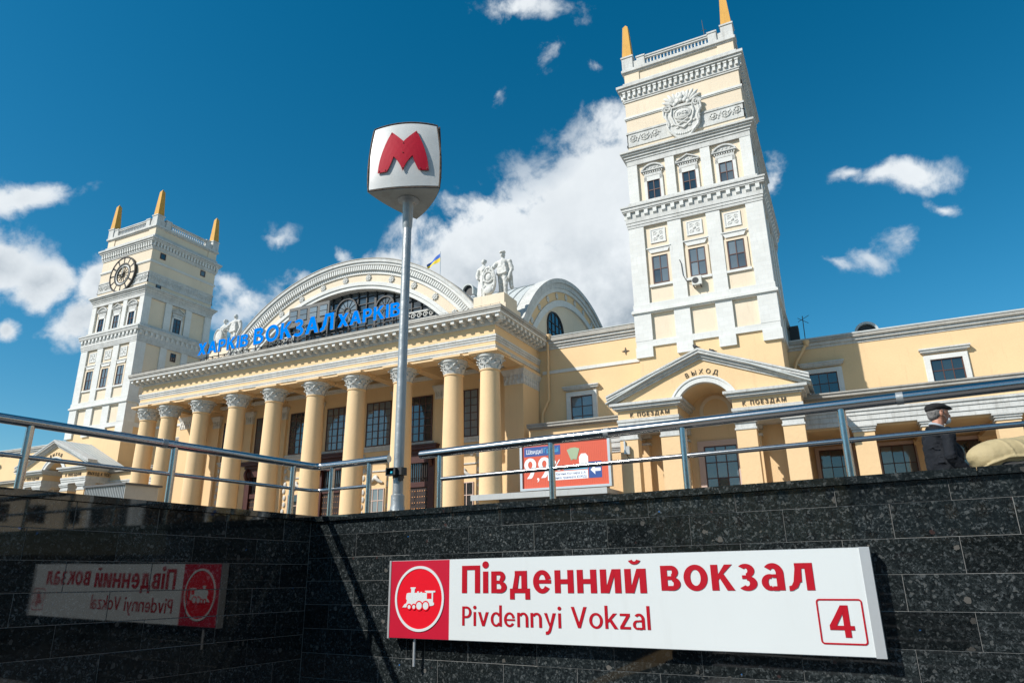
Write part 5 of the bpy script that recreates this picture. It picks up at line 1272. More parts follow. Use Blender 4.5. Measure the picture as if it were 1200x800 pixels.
for s in (-1, 1):
    a, b2 = sorted((s*6.3, s*11.9)); b = MB()
    b.box(a, b2, YG-.12, YG+.05, 19.9, 20.02); b.box(a, b2, YG-.12, YG+.05, 20.62, 20.74)
    n = 9
    for i in range(n):
        cx_ = a+(b2-a)*(i+.5)/n; b.tube([(cx_+.26*(1-q/16)*math.cos(q*.7), YG-.08, 20.32+.26*(1-q/16)*math.sin(q*.7)) for q in range(12)], .05, 5)
    b.build('lunette_frieze', RELIEF, st, kind='stuff')
# vaults
b = MB(); a = math.asin((16.7-AZ)/17.6); pts = [(17.6*math.cos(a+(PI-2*a)*i/60), AZ+17.6*math.sin(a+(PI-2*a)*i/60)) for i in range(61)]
b.prism(pts, -2.75, 14); b.build('front_vault', ROOF, st, smooth=20)
b = MB(); GY, GZ, GR = 11.6, 10.83, 15.48
a = math.asin((16.7-GZ)/15.3); pts = [(GY+15.3*math.cos(a+(PI-2*a)*i/60), GZ+15.3*math.sin(a+(PI-2*a)*i/60)) for i in range(61)]
b.prism(pts, -16.4, 16.4, ax='X'); b.build('cross_vault', ROOF, st, smooth=20)
b = MB()
for s in (-1, 1):
    for i in range(12):
        x = s*(5.5+i*.95); aa0 = math.asin((16.7-GZ)/15.3)
        b.tube([(x, GY+15.34*math.cos(aa0+(PI-2*aa0)*q/40), GZ+15.34*math.sin(aa0+(PI-2*aa0)*q/40)) for q in range(41)], .045, 4)
b.build('cross_vault_seams', ROOF, st, kind='stuff')
b = MB()
for i in range(6):
    y = -2.4+i*.9; aa0 = math.asin((16.7-AZ)/17.6)
    b.tube([(17.64*math.cos(aa0+(PI-2*aa0)*q/50), y, AZ+17.64*math.sin(aa0+(PI-2*aa0)*q/50)) for q in range(51)], .045, 4)
b.build('front_vault_seams', ROOF, st, kind='stuff')
for s in (-1, 1):
    def gr(r0, r1, p, nm, m_):
        b = MB(); aa = math.asin((16.6-GZ)/r1); x0, x1 = sorted((s*16.2, s*(16.75+p))); b.ring(GY, GZ, r0, r1, aa, PI-aa, x0, x1, 80, ax='X'); b.build(nm, m_, st)
    aa = math.asin((16.6-GZ)/14.6); x0, x1 = sorted((s*16.3, s*16.7))
    MB().prism([(GY+14.6*math.cos(aa+(PI-2*aa)*i/48), GZ+14.6*math.sin(aa+(PI-2*aa)*i/48)) for i in range(49)], x0, x1, ax='X').build('gable_wall', PALE, st)
    gr(12.85, 13.45, .16, 'gable_moulding', WHITE); gr(13.45, 14.25, .05, 'gable_band', CREAM); gr(14.25, 14.6, .22, 'gable_moulding', WHITE); gr(14.6, 15.1, .34, 'gable_cornice', TRIM); gr(15.1, 15.5, .5, 'gable_top', TRIM)
    for i in range(-6, 7):
        a = PI/2-R(10.2)*i
        if GZ+13.85*math.sin(a) > 17.2:
            o = inst('ros', rosette_mesh, 'rosette', st, (s*16.85, GY+13.85*math.cos(a), GZ+13.85*math.sin(a)), PI/2)
    # arched window of the gable
    hw, zs = 1.85, 20.4; yc = 6.4; poly = [(yc-hw, 17.6), (yc+hw, 17.6)]+[(yc+hw*math.cos(PI*i/16), zs+1.55*math.sin(PI*i/16)) for i in range(17)]
    x0, x1 = sorted((s*16.7, s*16.74)); MB().prism(poly, x0, x1, ax='X').build('gable_window', GLASS, st)
    b = MB(); pp = [(s*16.78, yc+hw, 17.6)]+[(s*16.78, yc+hw*math.cos(PI*i/16), zs+1.55*math.sin(PI*i/16)) for i in range(17)]+[(s*16.78, yc-hw, 17.6)]; b.tube(pp, .09, 6)
    for q in (-.9, 0, .9): b.tube([(s*16.77, yc+q, 17.6), (s*16.77, yc+q, zs+1.5*math.sqrt(1-(q/hw)**2))], .05, 5)
    for z in (18.4, 19.2, 20.0, 20.8): hwz = hw if z < zs else hw*math.sqrt(max(0, 1-((z-zs)/1.55)**2)); b.tube([(s*16.77, yc-hwz, z), (s*16.77, yc+hwz, z)], .04, 5)
    b.build('gable_window_frame', DARKFR, st)
# roof dormers: round hatches
def hatch(x, y, z, rad, nm, label):
    t = thing(nm, label, 'roof hatch', (x, y, z))
    b = MB(); b.ring(x, z, rad*.8, rad, 0, PI, y-.35, y+1.2, 24); b.box(x-rad, x-rad*.8, y-.35, y+1.2, z-.5, z); b.box(x+rad*.8, x+rad, y-.35, y+1.2, z-.5, z); b.build('hood', ROOF, t)
    b = MB(); b.ring(x, z, 0, rad*.8, 0, PI, y-.1, y-.05, 24); b.box(x-rad*.8, x+rad*.8, y-.1, y-.05, z-.5, z); b.build('louvre', DEVICE, t)
hatch(10.0, 2.0, 23.95, .62, 'roof_hatch', 'dark round roof hatch on the zinc vault left of the right statues')
hatch(41.95, 3.0, 14.9, .78, 'roof_hatch', 'dark half-round roof hatch above the right wing')
t = thing('roof_dome', 'small pale half-dome on the wing roof beside the gable', 'roof dome', (24.0, 3.5, 16.74))
MB().ell((24.0, 3.5, 16.6), (1.15, 1.15, 1.35), 24, 12).build('dome_shell', ROOF, t, smooth=60)
MB().tube([(24.0+1.17*math.cos(a), 2.9, 16.7+1.38*math.sin(a)) for a in [PI*i/12 for i in range(13)]], .06, 5).build('dome_rib', TRIM, t)
b = MB(); b.box(36.9, 37.55, 3.2, 4.2, 14.46, 16.3); b.build('chimney', DEVICE, None, label='dark vent box on the roof against the right tower', cat='vent', at=(37.2, 3.7, 14.46))
b = MB(); b.tube([(37.9, 3.0, 14.46), (37.95, 3.0, 16.9)], .03, 5); b.tube([(37.6, 3.0, 16.5), (38.4, 3.0, 16.9)], .02, 5); b.tube([(37.6, 3.0, 16.8), (38.3, 3.0, 16.3)], .02, 5); b.build('aerial', STEELP, None, label='crooked thin aerial on the right wing roof beside the tower', cat='antenna', at=(37.9, 3, 14.46))

# ------------------------------------------------------------------ rooftop letters
rs = thing('rooftop_sign', 'big blue rooftop lettering reading ХАРКІВ ВОКЗАЛ ХАРКІВ above the cornice', 'sign', (-.7, -9.0, 16.85))
idt = lambda p: Vector(p)
cut_letters(rs, 'ХАРКІВ', 1.12, -11.75, -5.55, 17.88, idt, -9.2, .16, [BLUE, LSIDE], t=.235, s=.20, gap=.13, step=.003)
cut_letters(rs, 'ВОКЗАЛ', 1.46, -4.95, 3.80, 17.86, idt, -9.2, .18, [BLUE, LSIDE], t=.235, s=.20, gap=.14, step=.003)
cut_letters(rs, 'ХАРКІВ', 1.12, 4.25, 10.35, 17.90, idt, -9.2, .16, [BLUE, LSIDE], t=.235, s=.20, gap=.13, step=.003)
b = MB()
for z in (17.25, 17.72): b.box(-11.9, 10.4, -8.78, -8.72, z-.03, z+.03)
for i in range(31):
    x = -11.8+i*.74; b.box(x-.03, x+.03, -8.78, -8.72, 16.84, 19.0 if i % 2 else 17.75); b.tube([(x, -8.74, 17.7), (x+.1, -7.6, 16.86)], .025, 4)
    if i < 30: b.tube([(x, -8.76, 17.25), (x+.74, -8.76, 17.72)], .02, 4)
b.build('support_frame', STEELP, rs)
# grey board in front of the lunette
db = thing('display_board', 'grey framed board of four pale squares in front of the arched window', 'board', (-3.5, -4.3, 17))
Tb = lambda p: (-3.52+p[0], -4.4+p[1], 20.95+p[2])
b = MB(Tb); b.box(-2.42, 2.42, 0, .2, 0, 1.95); b.build('board', mat('board_grey', (.10, .10, .095), .6, bump=.1), db)
for i in range(4):
    x = -1.8+i*1.2; b = MB(Tb); b.box(x-.4, x+.4, -.05, 0, .55, 1.62); b.build('board_panel', GLASSB, db)
    b = MB(Tb)
    for q in range(3): b.box(x-.42, x+.42, -.08, -.04, .53+q*.53, .57+q*.53)
    b.build('board_frame', STEELP, db)
for x in (-2.3, 2.3): MB(Tb).box(x-.06, x+.06, .05, .15, -4.1, 0).build('leg', STEELP, db)
# flag
fl = thing('flag', 'small blue and yellow flag on a thin pole above the vault', 'flag', (8.0, 0, 24.5))
MB().tube([(8.02, 0, 24.4), (8.0, 0, 27.6)], .03, 6).build('flagpole', ALU, fl)
for nm, m_, t0, t1 in (('blue_stripe', FLAGB, .5, 1), ('yellow_stripe', FLAGY, 0, .5)):
    vs = []; n = 14
    for i in range(n+1):
        u_ = i/n
        for k in range(5):
            v_ = t0+(t1-t0)*k/4
            top = 27.45-.95*u_**1.1; h = .85*(1-u_*.62); z = top-h+h*v_*1.0
            vs.append((8.0-1.42*u_, .12*math.sin(u_*9+v_*2)*u_, z))
    fs = [(i*5+k, (i+1)*5+k, (i+1)*5+k+1, i*5+k+1) for i in range(n) for k in range(4)]
    vs2 = vs+[(x, y+.012, z) for x, y, z in vs]; o_ = len(vs)
    fs2 = fs+[tuple(o_+q for q in f[::-1]) for f in fs]
    MB().add(vs2, fs2).build(nm, m_, fl, smooth=60)

# ------------------------------------------------------------------ figures: soft bodies fused by a voxel remesh
def fuse(b, name, m_, parent, voxel, smooth=3, disp=0, dscale=.2):
    o = b.build(name, m_, parent, smooth=60)
    md = o.modifiers.new('remesh', 'REMESH'); md.mode = 'VOXEL'; md.voxel_size = voxel; md.use_smooth_shade = True
    sm = o.modifiers.new('smooth', 'SMOOTH'); sm.iterations = smooth; sm.factor = .5
    if disp:
        tx = bpy.data.textures.new('folds', 'CLOUDS'); tx.noise_scale = dscale; tx.noise_depth = 3
        dm = o.modifiers.new('folds', 'DISPLACE'); dm.texture = tx; dm.strength = disp; dm.mid_level = .5; dm.texture_coords = 'LOCAL'
    return o
def statue_group(cx, cy, base, mir, label, shield):
    """two standing figures on a block; mir flips left and right"""
    t = thing('statue_group', label, 'statue', (cx, cy, base), 'rooftop statue pairs')
    f = lambda x, y, z: (cx+mir*x, cy+y, base+z)
    pb = MB(); pb.box(cx-1.35, cx+1.40, cy-1.1, cy+1.2, base-.95, base); pb.box(cx-1.6, cx+1.62, cy-1.3, cy+1.4, 16.8, base-.95); pb.build('pedestal', PALE, t)
    # standing man, 4.1 high, the taller
    def man(x, z0=0, h=4.1, cap=True, hug=1):
        b = MB(); k = h/4.1
        P = lambda a, y, z: f(x+a*k, y*k, z0+z*k)
        for s_ in (-1, 1):
            b.cap(P(.22*s_, -.05*s_, .15), .17*k, P(.24*s_, -.1*s_, 1.1), .21*k); b.cap(P(.24*s_, -.1*s_, 1.1), .21*k, P(.2*s_, 0, 2.1), .30*k)
            b.ell(P(.24*s_, -.2, .1), (.16*k, .3*k, .12*k))
        b.ell(P(0, 0, 2.1), (.46*k, .32*k, .4*k)); b.cap(P(0, 0, 2.2), .37*k, P(0, .02, 3.0), .42*k); b.ell(P(0, 0, 3.1), (.60*k, .34*k, .28*k))
        b.cap(P(0, 0, 3.2), .16*k, P(0, -.03, 3.55), .15*k); b.ell(P(0, -.04, 3.72), (.2*k, .24*k, .28*k)); b.ell(P(0, -.28, 3.68), (.05*k, .07*k, .09*k))
        b.cap(P(.58, 0, 3.1), .2*k, P(.78, .05, 2.4), .17*k); b.cap(P(.78, .05, 2.4), .16*k, P(.66, -.2, 1.75), .13*k); b.ell(P(.64, -.24, 1.62), (.12*k, .12*k, .18*k))
        b.cap(P(-.58, 0, 3.1), .2*k, P(-.85*hug, -.25, 2.6), .17*k); b.cap(P(-.85*hug, -.25, 2.6), .15*k, P(-1.0*hug, -.5, 2.35), .13*k)
        if cap: b.ell(P(0, -.05, 3.98), (.29*k, .31*k, .11*k)); b.ell(P(0, -.2, 3.9), (.2*k, .22*k, .05*k))
        for q in range(7): b.cap(P(-.3+q*.1, -.3, 2.9-abs(q-3)*.05), .06*k, P(-.4+q*.14, -.33, 2.05), .07*k)
        b.cap(P(.45, .2, 3.0), .2*k, P(.62, .3, .9), .17*k); b.cap(P(-.4, -.3, 2.0), .1*k, P(.4, -.34, 2.05), .1*k)      # coat tail, belt
        return b
    def woman(x, z0=0, h=3.75):
        b = MB(); k = h/4.1; P = lambda a, y, z: f(x+a*k, y*k, z0+z*k)
        b.cap(P(0, 0, .3), .52*k, P(0, 0, 1.9), .36*k); b.ell(P(0, 0, 2.1), (.40*k, .33*k, .35*k)); b.cap(P(0, 0, 2.3), .30*k, P(0, 0, 3.0), .35*k); b.ell(P(0, -.18, 2.9), (.34*k, .2*k, .2*k))
        b.ell(P(0, 0, 3.08), (.50*k, .28*k, .24*k)); b.cap(P(0, 0, 3.2), .13*k, P(0, 0, 3.5), .13*k); b.ell(P(0, -.04, 3.72), (.19*k, .23*k, .27*k)); b.ell(P(0, .15, 3.82), (.24*k, .22*k, .2*k))
        b.cap(P(-.5, 0, 3.05), .16*k, P(-.72, .0, 2.45), .14*k); b.cap(P(-.72, 0, 2.45), .13*k, P(-.45, -.32, 2.05), .11*k)
        b.cap(P(.5, 0, 3.05), .16*k, P(.78, -.15, 2.5), .13*k); b.cap(P(.78, -.15, 2.5), .12*k, P(.95, -.4, 2.4), .11*k)
        for q in range(12):
            a = 2*PI*q/12; b.cap(P(.28*math.cos(a), .28*math.sin(a), 2.0), .07*k, P(.54*math.cos(a), .5*math.sin(a), .12), .12*k)
        b.cap(P(-.4, .2, 2.8), .16*k, P(-.62, .25, .8), .2*k)
        return b
    if shield:
        fuse(man(.78), 'standing_man', STATUE, t, .05, 3, .10, .22); fuse(woman(-1.0, 0, 3.85), 'standing_woman', STATUE, t, .05, 3, .10, .22)
        b = MB(); oval = [(cx+mir*(-.16)+.56*math.cos(a), base+1.40+1.12*math.sin(a)) for a in [2*PI*i/28 for i in range(28)]]
        b.prism(oval, cy-.75, cy-.45); b.tube([(p[0], cy-.76, p[1]) for p in oval], .10, 6, closed=True)
        X = cx-mir*.16
        b.tube([(X+.42*math.cos(a), cy-.8, base+1.70+.45*math.sin(a)) for a in [2*PI*i/16 for i in range(16)]], .08, 6, closed=True); b.ell((X, cy-.75, base+1.70), (.28, .14, .34)); b.ell((X, cy-.8, base+.55), (.40, .18, .36))
        for q in range(10): a = q*.63; b.ell((X+.44*math.cos(a), cy-.78, base+1.45+.88*math.sin(a)), (.12, .08, .12), 6, 5)
        for q in (-.25, 0, .25): b.ell((X+q, cy-.6, base+2.62-abs(q)*.4), (.12, .12, .18))
        b.build('shield', STATUE, t, smooth=50)
    else:
        fuse(man(.62, 0, 4.0, False, 1.1), 'standing_man', STATUE, t, .05, 3, .10, .22); fuse(woman(-.9, -.05, 3.75), 'standing_woman', STATUE, t, .05, 3, .10, .22)
        b = MB(); b.ell((cx-mir*.95, cy-.55, base+1.6), (.55, .16, .75), 20, 10); b.tube([(cx-mir*.95+.5*math.cos(a), cy-.66, base+1.6+.7*math.sin(a)) for a in [2*PI*i/20 for i in range(20)]], .08, 6, closed=True); b.build('shield', STATUE, t, smooth=50)
    return t
statue_group(15.75, -3.9, 20.0, 1, 'pale stone pair with an oval shield on the right roof corner', True)
statue_group(-15.3, -2.9, 20.5, 1, 'pale stone pair standing beside the clock tower, behind the blue letters', False)

# ------------------------------------------------------------------ billboard and kiosk
bb_ = thing('billboard', 'orange advertising billboard reading 99% behind the handrail', 'billboard', (23.4, -9.15, 3.98))
X0, X1, Z0, Z1, Yb = 20.45, 26.25, 4.28, 7.08, -9.2
MB().box(X0-.16, X0, Yb-.1, Yb+.3, Z0-.14, Z1+.14).box(X1, X1+.16, Yb-.1, Yb+.3, Z0-.14, Z1+.14).box(X0, X1, Yb-.1, Yb+.3, Z0-.14, Z0).box(X0, X1, Yb-.1, Yb+.3, Z1, Z1+.14).build('frame', ALU, bb_)
nsl = 48; sw = (X1-X0)/nsl
for i in range(nsl):
    inst('slat', lambda: MB().box(-sw/2+.004, sw/2-.004, 0, .05, 0, Z1-Z0).mesh('slat', BOARDR), 'slat', bb_, (X0+sw*(i+.5), Yb, Z0))
def bp_(x0, x1, z0, z1, m_, nm, y=.008): return MB().box(X0+x0, X0+x1, Yb-y, Yb+.0, Z0+z0, Z0+z1).build(nm, m_, bb_)
bp_(.12, 2.65, 2.02, 2.62, BOARDB, 'blue_banner')
bp_(1.75, 4.45, .42, .95, BOARDW, 'white_strip'); bp_(2.85, 4.45, 1.0, 1.22, BOARDC, 'cyan_strip'); bp_(4.5, 5.35, .42, 1.42, BOARDB, 'arrow_panel')
b = MB(); ax, az = X0+4.62, Z0+.92
b.prism([(ax, az), (ax+.3, az+.3), (ax+.3, az+.1), (ax+.66, az+.1), (ax+.66, az-.1), (ax+.3, az-.1), (ax+.3, az-.3)], Yb-.014, Yb-.008); b.build('arrow', BOARDW, bb_)
def ptxt(txt, xa, xb, z, size, m_, off=0): place_text(bb_, txt, size, X0+xa, X0+xb, Z0+z, idt, Yb-.012, .002, 0, [m_], gap=.08)
ptxt('Швидкі', .28, 1.42, 2.18, .40, BOARDW, .008); ptxt('Гроші', 1.52, 2.52, 2.20, .40, BOARDC, .008)
cut_letters(bb_, '99', .92, X0+.12, X0+1.95, Z0+.62, idt, Yb-.012, .004, [BOARDW], t=.27, s=.22, gap=.15, name='digit'); ptxt(',', 1.0, 1.16, .5, 1.1, BOARDW, .03); ptxt('%', 2.02, 2.68, 1.0, 1.0, BOARDW, .01)
ptxt('вул. Євгена Котляра 2-А', 1.85, 4.3, .72, .2, BOARDB); ptxt('(зупинка трамваїв ЮЖД)', 1.85, 4.35, .49, .2, BOARDB)
b = MB(); b.prism([(X0+3.9, Z0+1.24), (X0+3.9, Z0+1.75), (X0+4.05, Z0+1.95), (X0+4.35, Z0+1.95), (X0+4.5, Z0+1.75), (X0+4.5, Z0+1.24)] if True else [(X0+1.62, Z0+1.02), (X0+1.62, Z0+1.62), (X0+1.75, Z0+1.75), (X0+1.92, Z0+1.75), (X0+1.92, Z0+1.02)], Yb-.014, Yb-.008); b.build('white_figure', BOARDW, bb_)
for q in range(3):   # fan of paper notes
    b = MB(); a = R(-22+q*20); c_, s_ = math.cos(a), math.sin(a); ox, oz = X0+3.55, Z0+1.55
    pts = [(-.16, .1), (.16, .1), (.16, .82), (-.16, .82)]; b.prism([(ox+p[0]*c_+p[1]*s_, oz-p[0]*s_+p[1]*c_) for p in pts], Yb-.012-q*.003, Yb-.008); b.build('paper_note', BOARDG, bb_)
MB().box(22.0, 22.15, -9.1, -8.95, 3.9, 4.15).box(24.6, 24.75, -9.1, -8.95, 3.9, 4.15).build('post', STEELP, bb_)
kk = thing('kiosk', 'low kiosk with a pale canopy edge under the orange billboard', 'kiosk', (22, -8.4, G0))
MB().box(17.6, 26.0, -9.0, -6.9, G0, 3.72).build('wall', KIOSK, kk)
MB().box(17.0, 26.3, -9.9, -6.7, 3.72, 3.98).box(17.0, 26.3, -9.95, -9.9, 3.66, 4.02).build('canopy', CANOPY, kk)
for i in range(5): MB().box(19.6+i*1.3, 20.7+i*1.3, -9.03, -9.0, 1.0, 3.4).build('shutter', GLASS, kk)
k2 = thing('shed', 'grey ribbed metal shed beside the left porch', 'shed', (-12.8, -13.4, G0))
MB().box(-15.2, -10.4, -15.0, -12.2, G0, 5.9).build('wall', CANOPY, k2)
b = MB()
for i in range(25): b.box(-15.2+i*.2-.03, -15.2+i*.2+.03, -15.06, -15.0, G0, 5.9)
b.build('ribs', CANOPY, k2, kind='stuff'); MB().box(-15.35, -10.2, -15.2, -12.0, 5.9, 6.05).build('roof', KIOSK, k2)

wl_ = thing('wall_lamp', 'slim pale wall lamp on the left pier of the right porch', 'lamp', (27.05, -8.05, 6.3))
MB().box(26.95, 27.05, -8.12, -8.0, 6.15, 6.95).build('tube', ALU, wl_); MB().box(27.12, 27.34, -8.25, -8.0, 6.1, 6.6).build('housing', CANOPY, wl_); MB().tube([(27.1, -8.04, 6.1), (27.18, -8.04, 5.9), (27.3, -8.04, 5.82)], .02, 5).build('cable', DEVICE, wl_)
bw = thing('bird_wire', 'thin wire strung on short pins along the portico roof edge', 'wire', (0, -9.9, 16.84))
b = MB()
for i in range(53): x = -19.2+i*.74; b.tube([(x, -9.95, 16.82), (x+.02, -9.97, 17.06)], .012, 4)
b.build('pins', STEELP, bw, kind='stuff'); MB().tube([(-19.2+i*.74, -9.96, 17.05-.03*(i % 2)) for i in range(53)], .009, 4).build('strand', STEELP, bw)
# pigeons
for x, y, z, lab in ((31.98, -8.25, 12.2, 'pigeon perched on the tip of the porch gable'), (32.95, -8.3, 11.78, 'pigeon perched a little right of the porch gable tip')):
    t = thing('pigeon', lab, 'bird', (x, y, z)); b = MB(); b.ell((x, y, z+.14), (.17, .09, .1), 10, 6, rot=Matrix.Rotation(R(20), 3, 'Y')); b.ell((x-.13, y, z+.25), .055, 8, 6); b.cap((x-.1, y, z+.16), .06, (x-.13, y, z+.24), .045); b.cap((x+.12, y, z+.1), .05, (x+.3, y, z+.05), .02)
    fuse(b, 'body', BIRD, t, .02, 2); MB().tube([(x, y, z), (x, y, z+.08)], .012, 5).tube([(x+.04, y, z), (x+.04, y, z+.08)], .012, 5).build('feet', BIRD, t)

# ------------------------------------------------------------------ people
def person_man():
    X, Y, Z = 40.30, -40.36, G0
    t = thing('person', 'man in a black flat cap and dark jacket walking behind the handrail', 'person', (X, Y, Z))
    # local frame: faces fx (mostly +x, a little away)
    a = R(22); F = Vector((math.cos(a), math.sin(a), 0)); Sd = Vector((-math.sin(a), math.cos(a), 0))   # F forward, Sd to his left (away from camera)
    O = Vector((X, Y, Z))
    P = lambda f_, s_, z: O+F*f_+Sd*s_+Vector((0, 0, z))
    rot = Matrix.Rotation(a, 3, 'Z')
    # head
    b = MB(); hz = 1.59
    b.ell(P(.015, 0, hz), (.098, .076, .105), 20, 14, rot=rot); b.ell(P(.055, 0, hz-.06), (.058, .056, .062), 14, 10, rot=rot)
    b.cap(P(.105, 0, hz-.01), .012, P(.122, 0, hz-.035), .016); b.cap(P(-.015, 0, hz-.09), .058, P(-.035, 0, hz-.22), .064)
    b.ell(P(.088, -.03, hz+.005), (.012, .014, .010)); b.ell(P(.088, .03, hz+.005), (.012, .014, .010)); b.ell(P(.094, 0, hz+.028), (.018, .045, .012), rot=rot)
    b.ell(P(.09, 0, hz-.075), (.02, .028, .010), rot=rot)
    fuse(b, 'head', SKIN, t, .008, 2)
    b = MB(); b.ell(P(.0, -.078, hz-.015), (.020, .012, .033), 12, 8, rot=rot); b.tube([P(-.012+.0, -.086, hz+.01), P(.004, -.09, hz+.018), P(.016, -.088, hz+.005)], .006, 6); b.build('ear', SKIN, t, smooth=60)
    b = MB(); b.ell(P(-.028, 0, hz+.0), (.083, .081, .075), 18, 12, rot=rot); b.ell(P(-.055, 0, hz-.04), (.052, .064, .045), 14, 10, rot=rot); b.ell(P(.02, -.068, hz+.01), (.02, .012, .035), rot=rot); fuse(b, 'hair', HAIR, t, .008, 1, .01, .02)
    b = MB(); b.ell(P(-.005, 0, hz+.062), (.118, .098, .052), 24, 12, rot=rot); b.ell(P(.05, 0, hz+.052), (.095, .085, .036), 20, 10, rot=rot); b.ell(P(.115, 0, hz+.040), (.055, .062, .011), 20, 8, rot=rot); b.ell(P(-.06, 0, hz+.04), (.062, .082, .035), 16, 8, rot=rot); fuse(b, 'cap', CAPM, t, .007, 2)
    b = MB(); b.ell(P(.082, 0, hz-.085), (.043, .052, .045), 14, 10, rot=rot); fuse(b, 'mask', MASK, t, .007, 2)
    MB().tube([P(.06, -.05, hz-.07), P(.02, -.085, hz-.04)], .0025, 4).build('mask_strap', MASK, t)
    b = MB(); b.tube([P(-.035+.066*math.cos(q), .064*math.sin(q), hz-.150+.03*math.cos(q)*-1) for q in [2*PI*i/16 for i in range(16)]], .014, 8, closed=True); b.build('collar', SHIRT, t, smooth=60)
    # jacket
    b = MB()
    b.cap(P(-.045, 0, .98), .175, P(-.05, 0, 1.22), .165); b.ell(P(-.03, -.10, 1.0), (.15, .12, .26), rot=rot); b.ell(P(-.03, .10, 1.0), (.15, .12, .26), rot=rot)
    b.ell(P(-.05, 0, 1.33), (.13, .205, .085), 18, 10, rot=rot); b.ell(P(.06, 0, 1.12), (.11, .15, .16), rot=rot); b.ell(P(-.11, 0, 1.25), (.085, .15, .14), rot=rot)
    b.ell(P(0, 0, .86), (.17, .20, .12), rot=rot)
    b.tube([P(-.045+.088*math.cos(q), .085*math.sin(q), 1.395-.02*math.cos(q)) for q in [2*PI*i/16 for i in range(16)]], .026, 8, closed=True)
    for s_ in (-1, 1):
        b.ell(P(-.045, .20*s_, 1.32), (.075, .07, .085), rot=rot)
        el = P(-.10 if s_ < 0 else .02, .265*s_, 1.07); ha = P(.10 if s_ < 0 else .14, .25*s_, .86)
        b.cap(P(-.05, .215*s_, 1.30), .068, el, .060); b.cap(el, .060, ha, .047)
        for q in range(4): # crumpled sleeve
            k = q/4; b.ell(el*(1-k)+ha*k+Vector((0, 0, .012)), (.062, .060, .022), 10, 6, rot=rot)
    for q in range(5):       # creases across the back and down the near sleeve
        z = .93+q*.085; x_ = (q*37 % 11)/11
        b.tube([P(-.215+.02*x_, -.06-.08*x_, z), P(-.17, -.17, z+.012-.02*x_), P(-.08, -.262 if z < 1.15 else -.235, z+.03*x_)], [.003, .008, .003], 6)
    for q in range(6):
        k = q/5; c_ = P(-.05, .215*-1, 1.30)*(1-k)+P(-.10, -.265, 1.07)*k
        b.tube([c_+F*.055-Sd*.03, c_-Sd*.066+Vector((0, 0, -.02)), c_-F*.055-Sd*.03+Vector((0, 0, -.035))], [.004, .011, .004], 6)
    b.tube([P(-.2, 0, 1.36), P(-.225, 0, 1.15), P(-.215, 0, .85)], .006, 6)
    fuse(b, 'jacket', COAT, t, .010, 2, .016, .05)
    # hand with fingers
    for s_ in (-1, 1):
        b = MB(); h0 = P(.11 if s_ < 0 else .15, .25*s_, .83); b.cap(h0, .026, h0+Vector((.015, 0, -.06)), .032)
        for q in range(4):
            o_ = F*(.024-.016*q); b.cap(h0+o_+Vector((.015, 0, -.08)), .010, h0+o_*1.1+F*.01+Vector((.01, 0, -.125+.006*abs(q-1))), .009); b.cap(h0+o_*1.1+F*.01+Vector((.01, 0, -.125+.006*abs(q-1))), .009, h0+o_+F*.0-Sd*s_*.015+Vector((.01, 0, -.15+.008*abs(q-1))), .008)
        b.cap(h0+F*.03+Vector((0, 0, -.03)), .011, h0+F*.05-Sd*s_*.01+Vector((0, 0, -.085)), .010); fuse(b, 'hand', SKIN, t, .006, 1)
    b = MB(); 
    for s_ in (-1, 1): b.cap(P(.0, .1*s_, .86), .115, P(.06*s_, .1*s_, .48), .085); b.cap(P(.06*s_, .1*s_, .48), .085, P(.10*s_-.03, .1*s_, .10), .062)
    fuse(b, 'trousers', TROUS, t, .014, 2, .02, .08)
    for s_ in (-1, 1):
        b = MB(); b.ell(P(.10*s_+.03, .1*s_, .045), (.14, .05, .045), 16, 8, rot=rot); b.ell(P(.10*s_-.03, .1*s_, .07), (.06, .045, .06), rot=rot); fuse(b, 'shoe', CAPM, t, .01, 2)
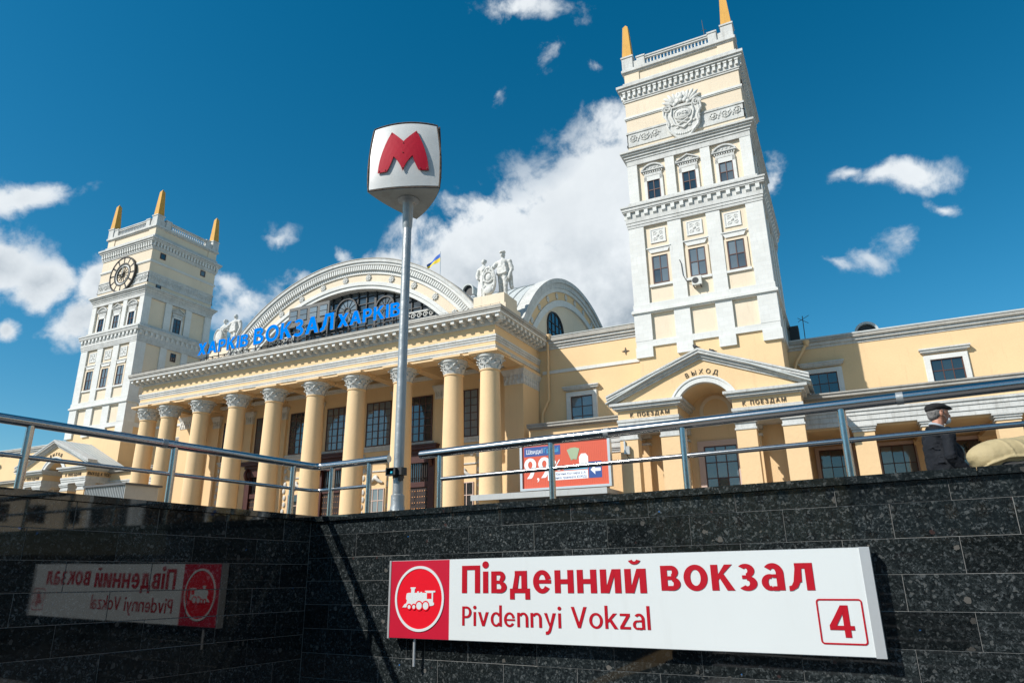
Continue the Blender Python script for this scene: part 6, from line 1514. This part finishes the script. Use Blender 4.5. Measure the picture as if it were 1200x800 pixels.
def person_bender():
    X, Y, Z = 40.72, -41.0, G0
    t = thing('person', 'stooping person in a khaki jacket at the right edge, face hidden', 'person', (X, Y, Z))
    F = Vector((.97, .24, 0)).normalized(); Sd = Vector((-F.y, F.x, 0)); O = Vector((X, Y, Z)); a = math.atan2(F.y, F.x); rot = Matrix.Rotation(a, 3, 'Z')
    P = lambda f_, s_, z: O+F*f_+Sd*s_+Vector((0, 0, z))
    b = MB()
    b.ell(P(.02, 0, 1.0), (.36, .22, .172), 24, 14, rot=rot); b.ell(P(-.12, 0, .985), (.20, .205, .165), 20, 12, rot=rot); b.cap(P(.1, 0, 1.02), .16, P(.50, 0, 1.06), .165)
    b.ell(P(.40, 0, 1.02), (.26, .215, .155), 20, 12, rot=rot)
    for s_ in (-1, 1): b.cap(P(.50, .18*s_, 1.03), .085, P(.60, .23*s_, .76), .062); b.cap(P(.60, .23*s_, .76), .06, P(.72, .16*s_, .54), .046)
    for q in range(8):      # drag folds running down to the belly and the hem
        pts = []; rr_ = []
        for k in range(7):
            th = R(78-k*13-(q % 3)*4); ff = -.08+q*.11+k*(.012+.006*(q % 4))
            pts.append(P(ff, -.226*math.cos(th), 1.0+.176*math.sin(th)-.012)); rr_.append(.005+.006*math.sin(k/6*PI))
        b.tube(pts, rr_, 6)
    b.tube([P(-.34, -.04, .86), P(-.30, -.12, .87), P(-.2, -.19, .915), (P(-.05, -.222, .965)), P(.15, -.235, .965), P(.35, -.235, .93), P(.5, -.225, .89)], .013, 8)
    fuse(b, 'jacket', KHAKI, t, .010, 2, .012, .12)
    b = MB(); b.ell(P(.12, 0, .865), (.23, .275, .095), 24, 12, rot=rot)
    for s_ in (-1, 1): b.cap(P(-.04, .1*s_, .86), .12, P(.06+.04*s_, .1*s_, .48), .085); b.cap(P(.06+.04*s_, .1*s_, .48), .085, P(-.06+.05*s_, .1*s_, .1), .062)
    fuse(b, 'trousers', TROUS, t, .014, 2, .02, .08)
    b = MB(); hz = 1.0; b.ell(P(.74, 0, hz-.05), (.10, .078, .10), 16, 12, rot=rot); b.cap(P(.58, 0, 1.08), .06, P(.68, 0, 1.0), .055); b.ell(P(.82, 0, hz-.10), (.02, .014, .02)); b.ell(P(.73, -.078, hz-.05), (.02, .012, .03), rot=rot); fuse(b, 'head', SKIN, t, .009, 2)
    b = MB(); b.ell(P(.70, 0, hz-.01), (.105, .088, .085), 16, 12, rot=rot); fuse(b, 'hair', CAPM, t, .009, 1)
    for s_ in (-1, 1):
        b = MB(); h0 = P(.66, .16*s_, .50); b.cap(h0, .028, h0+F*.03+Vector((0, 0, -.05)), .032)
        for q in range(4): o_ = Sd*(.024-.016*q); b.cap(h0+o_+F*.04+Vector((0, 0, -.07)), .010, h0+o_*1.1+F*.05+Vector((0, 0, -.115)), .009); b.cap(h0+o_*1.1+F*.05+Vector((0, 0, -.115)), .009, h0+o_+F*.03+Vector((0, 0, -.14)), .008)
        b.cap(h0-Sd*s_*.02+Vector((0, 0, -.03)), .011, h0-Sd*s_*.045+F*.02+Vector((0, 0, -.08)), .010); fuse(b, 'hand', SKIN, t, .006, 1)
        b = MB(); b.ell(P(-.02+.05*s_, .1*s_, .045), (.14, .05, .045), 16, 8, rot=rot); fuse(b, 'shoe', CAPM, t, .01, 2)
    MB().box(*(lambda c: (c.x-.03, c.x+.03, c.y-.02, c.y+.02, c.z-.045, c.z+.045))(P(.43, -.235, 1.0))).build('badge', BOARDB, t)
person_man()
person_bender()
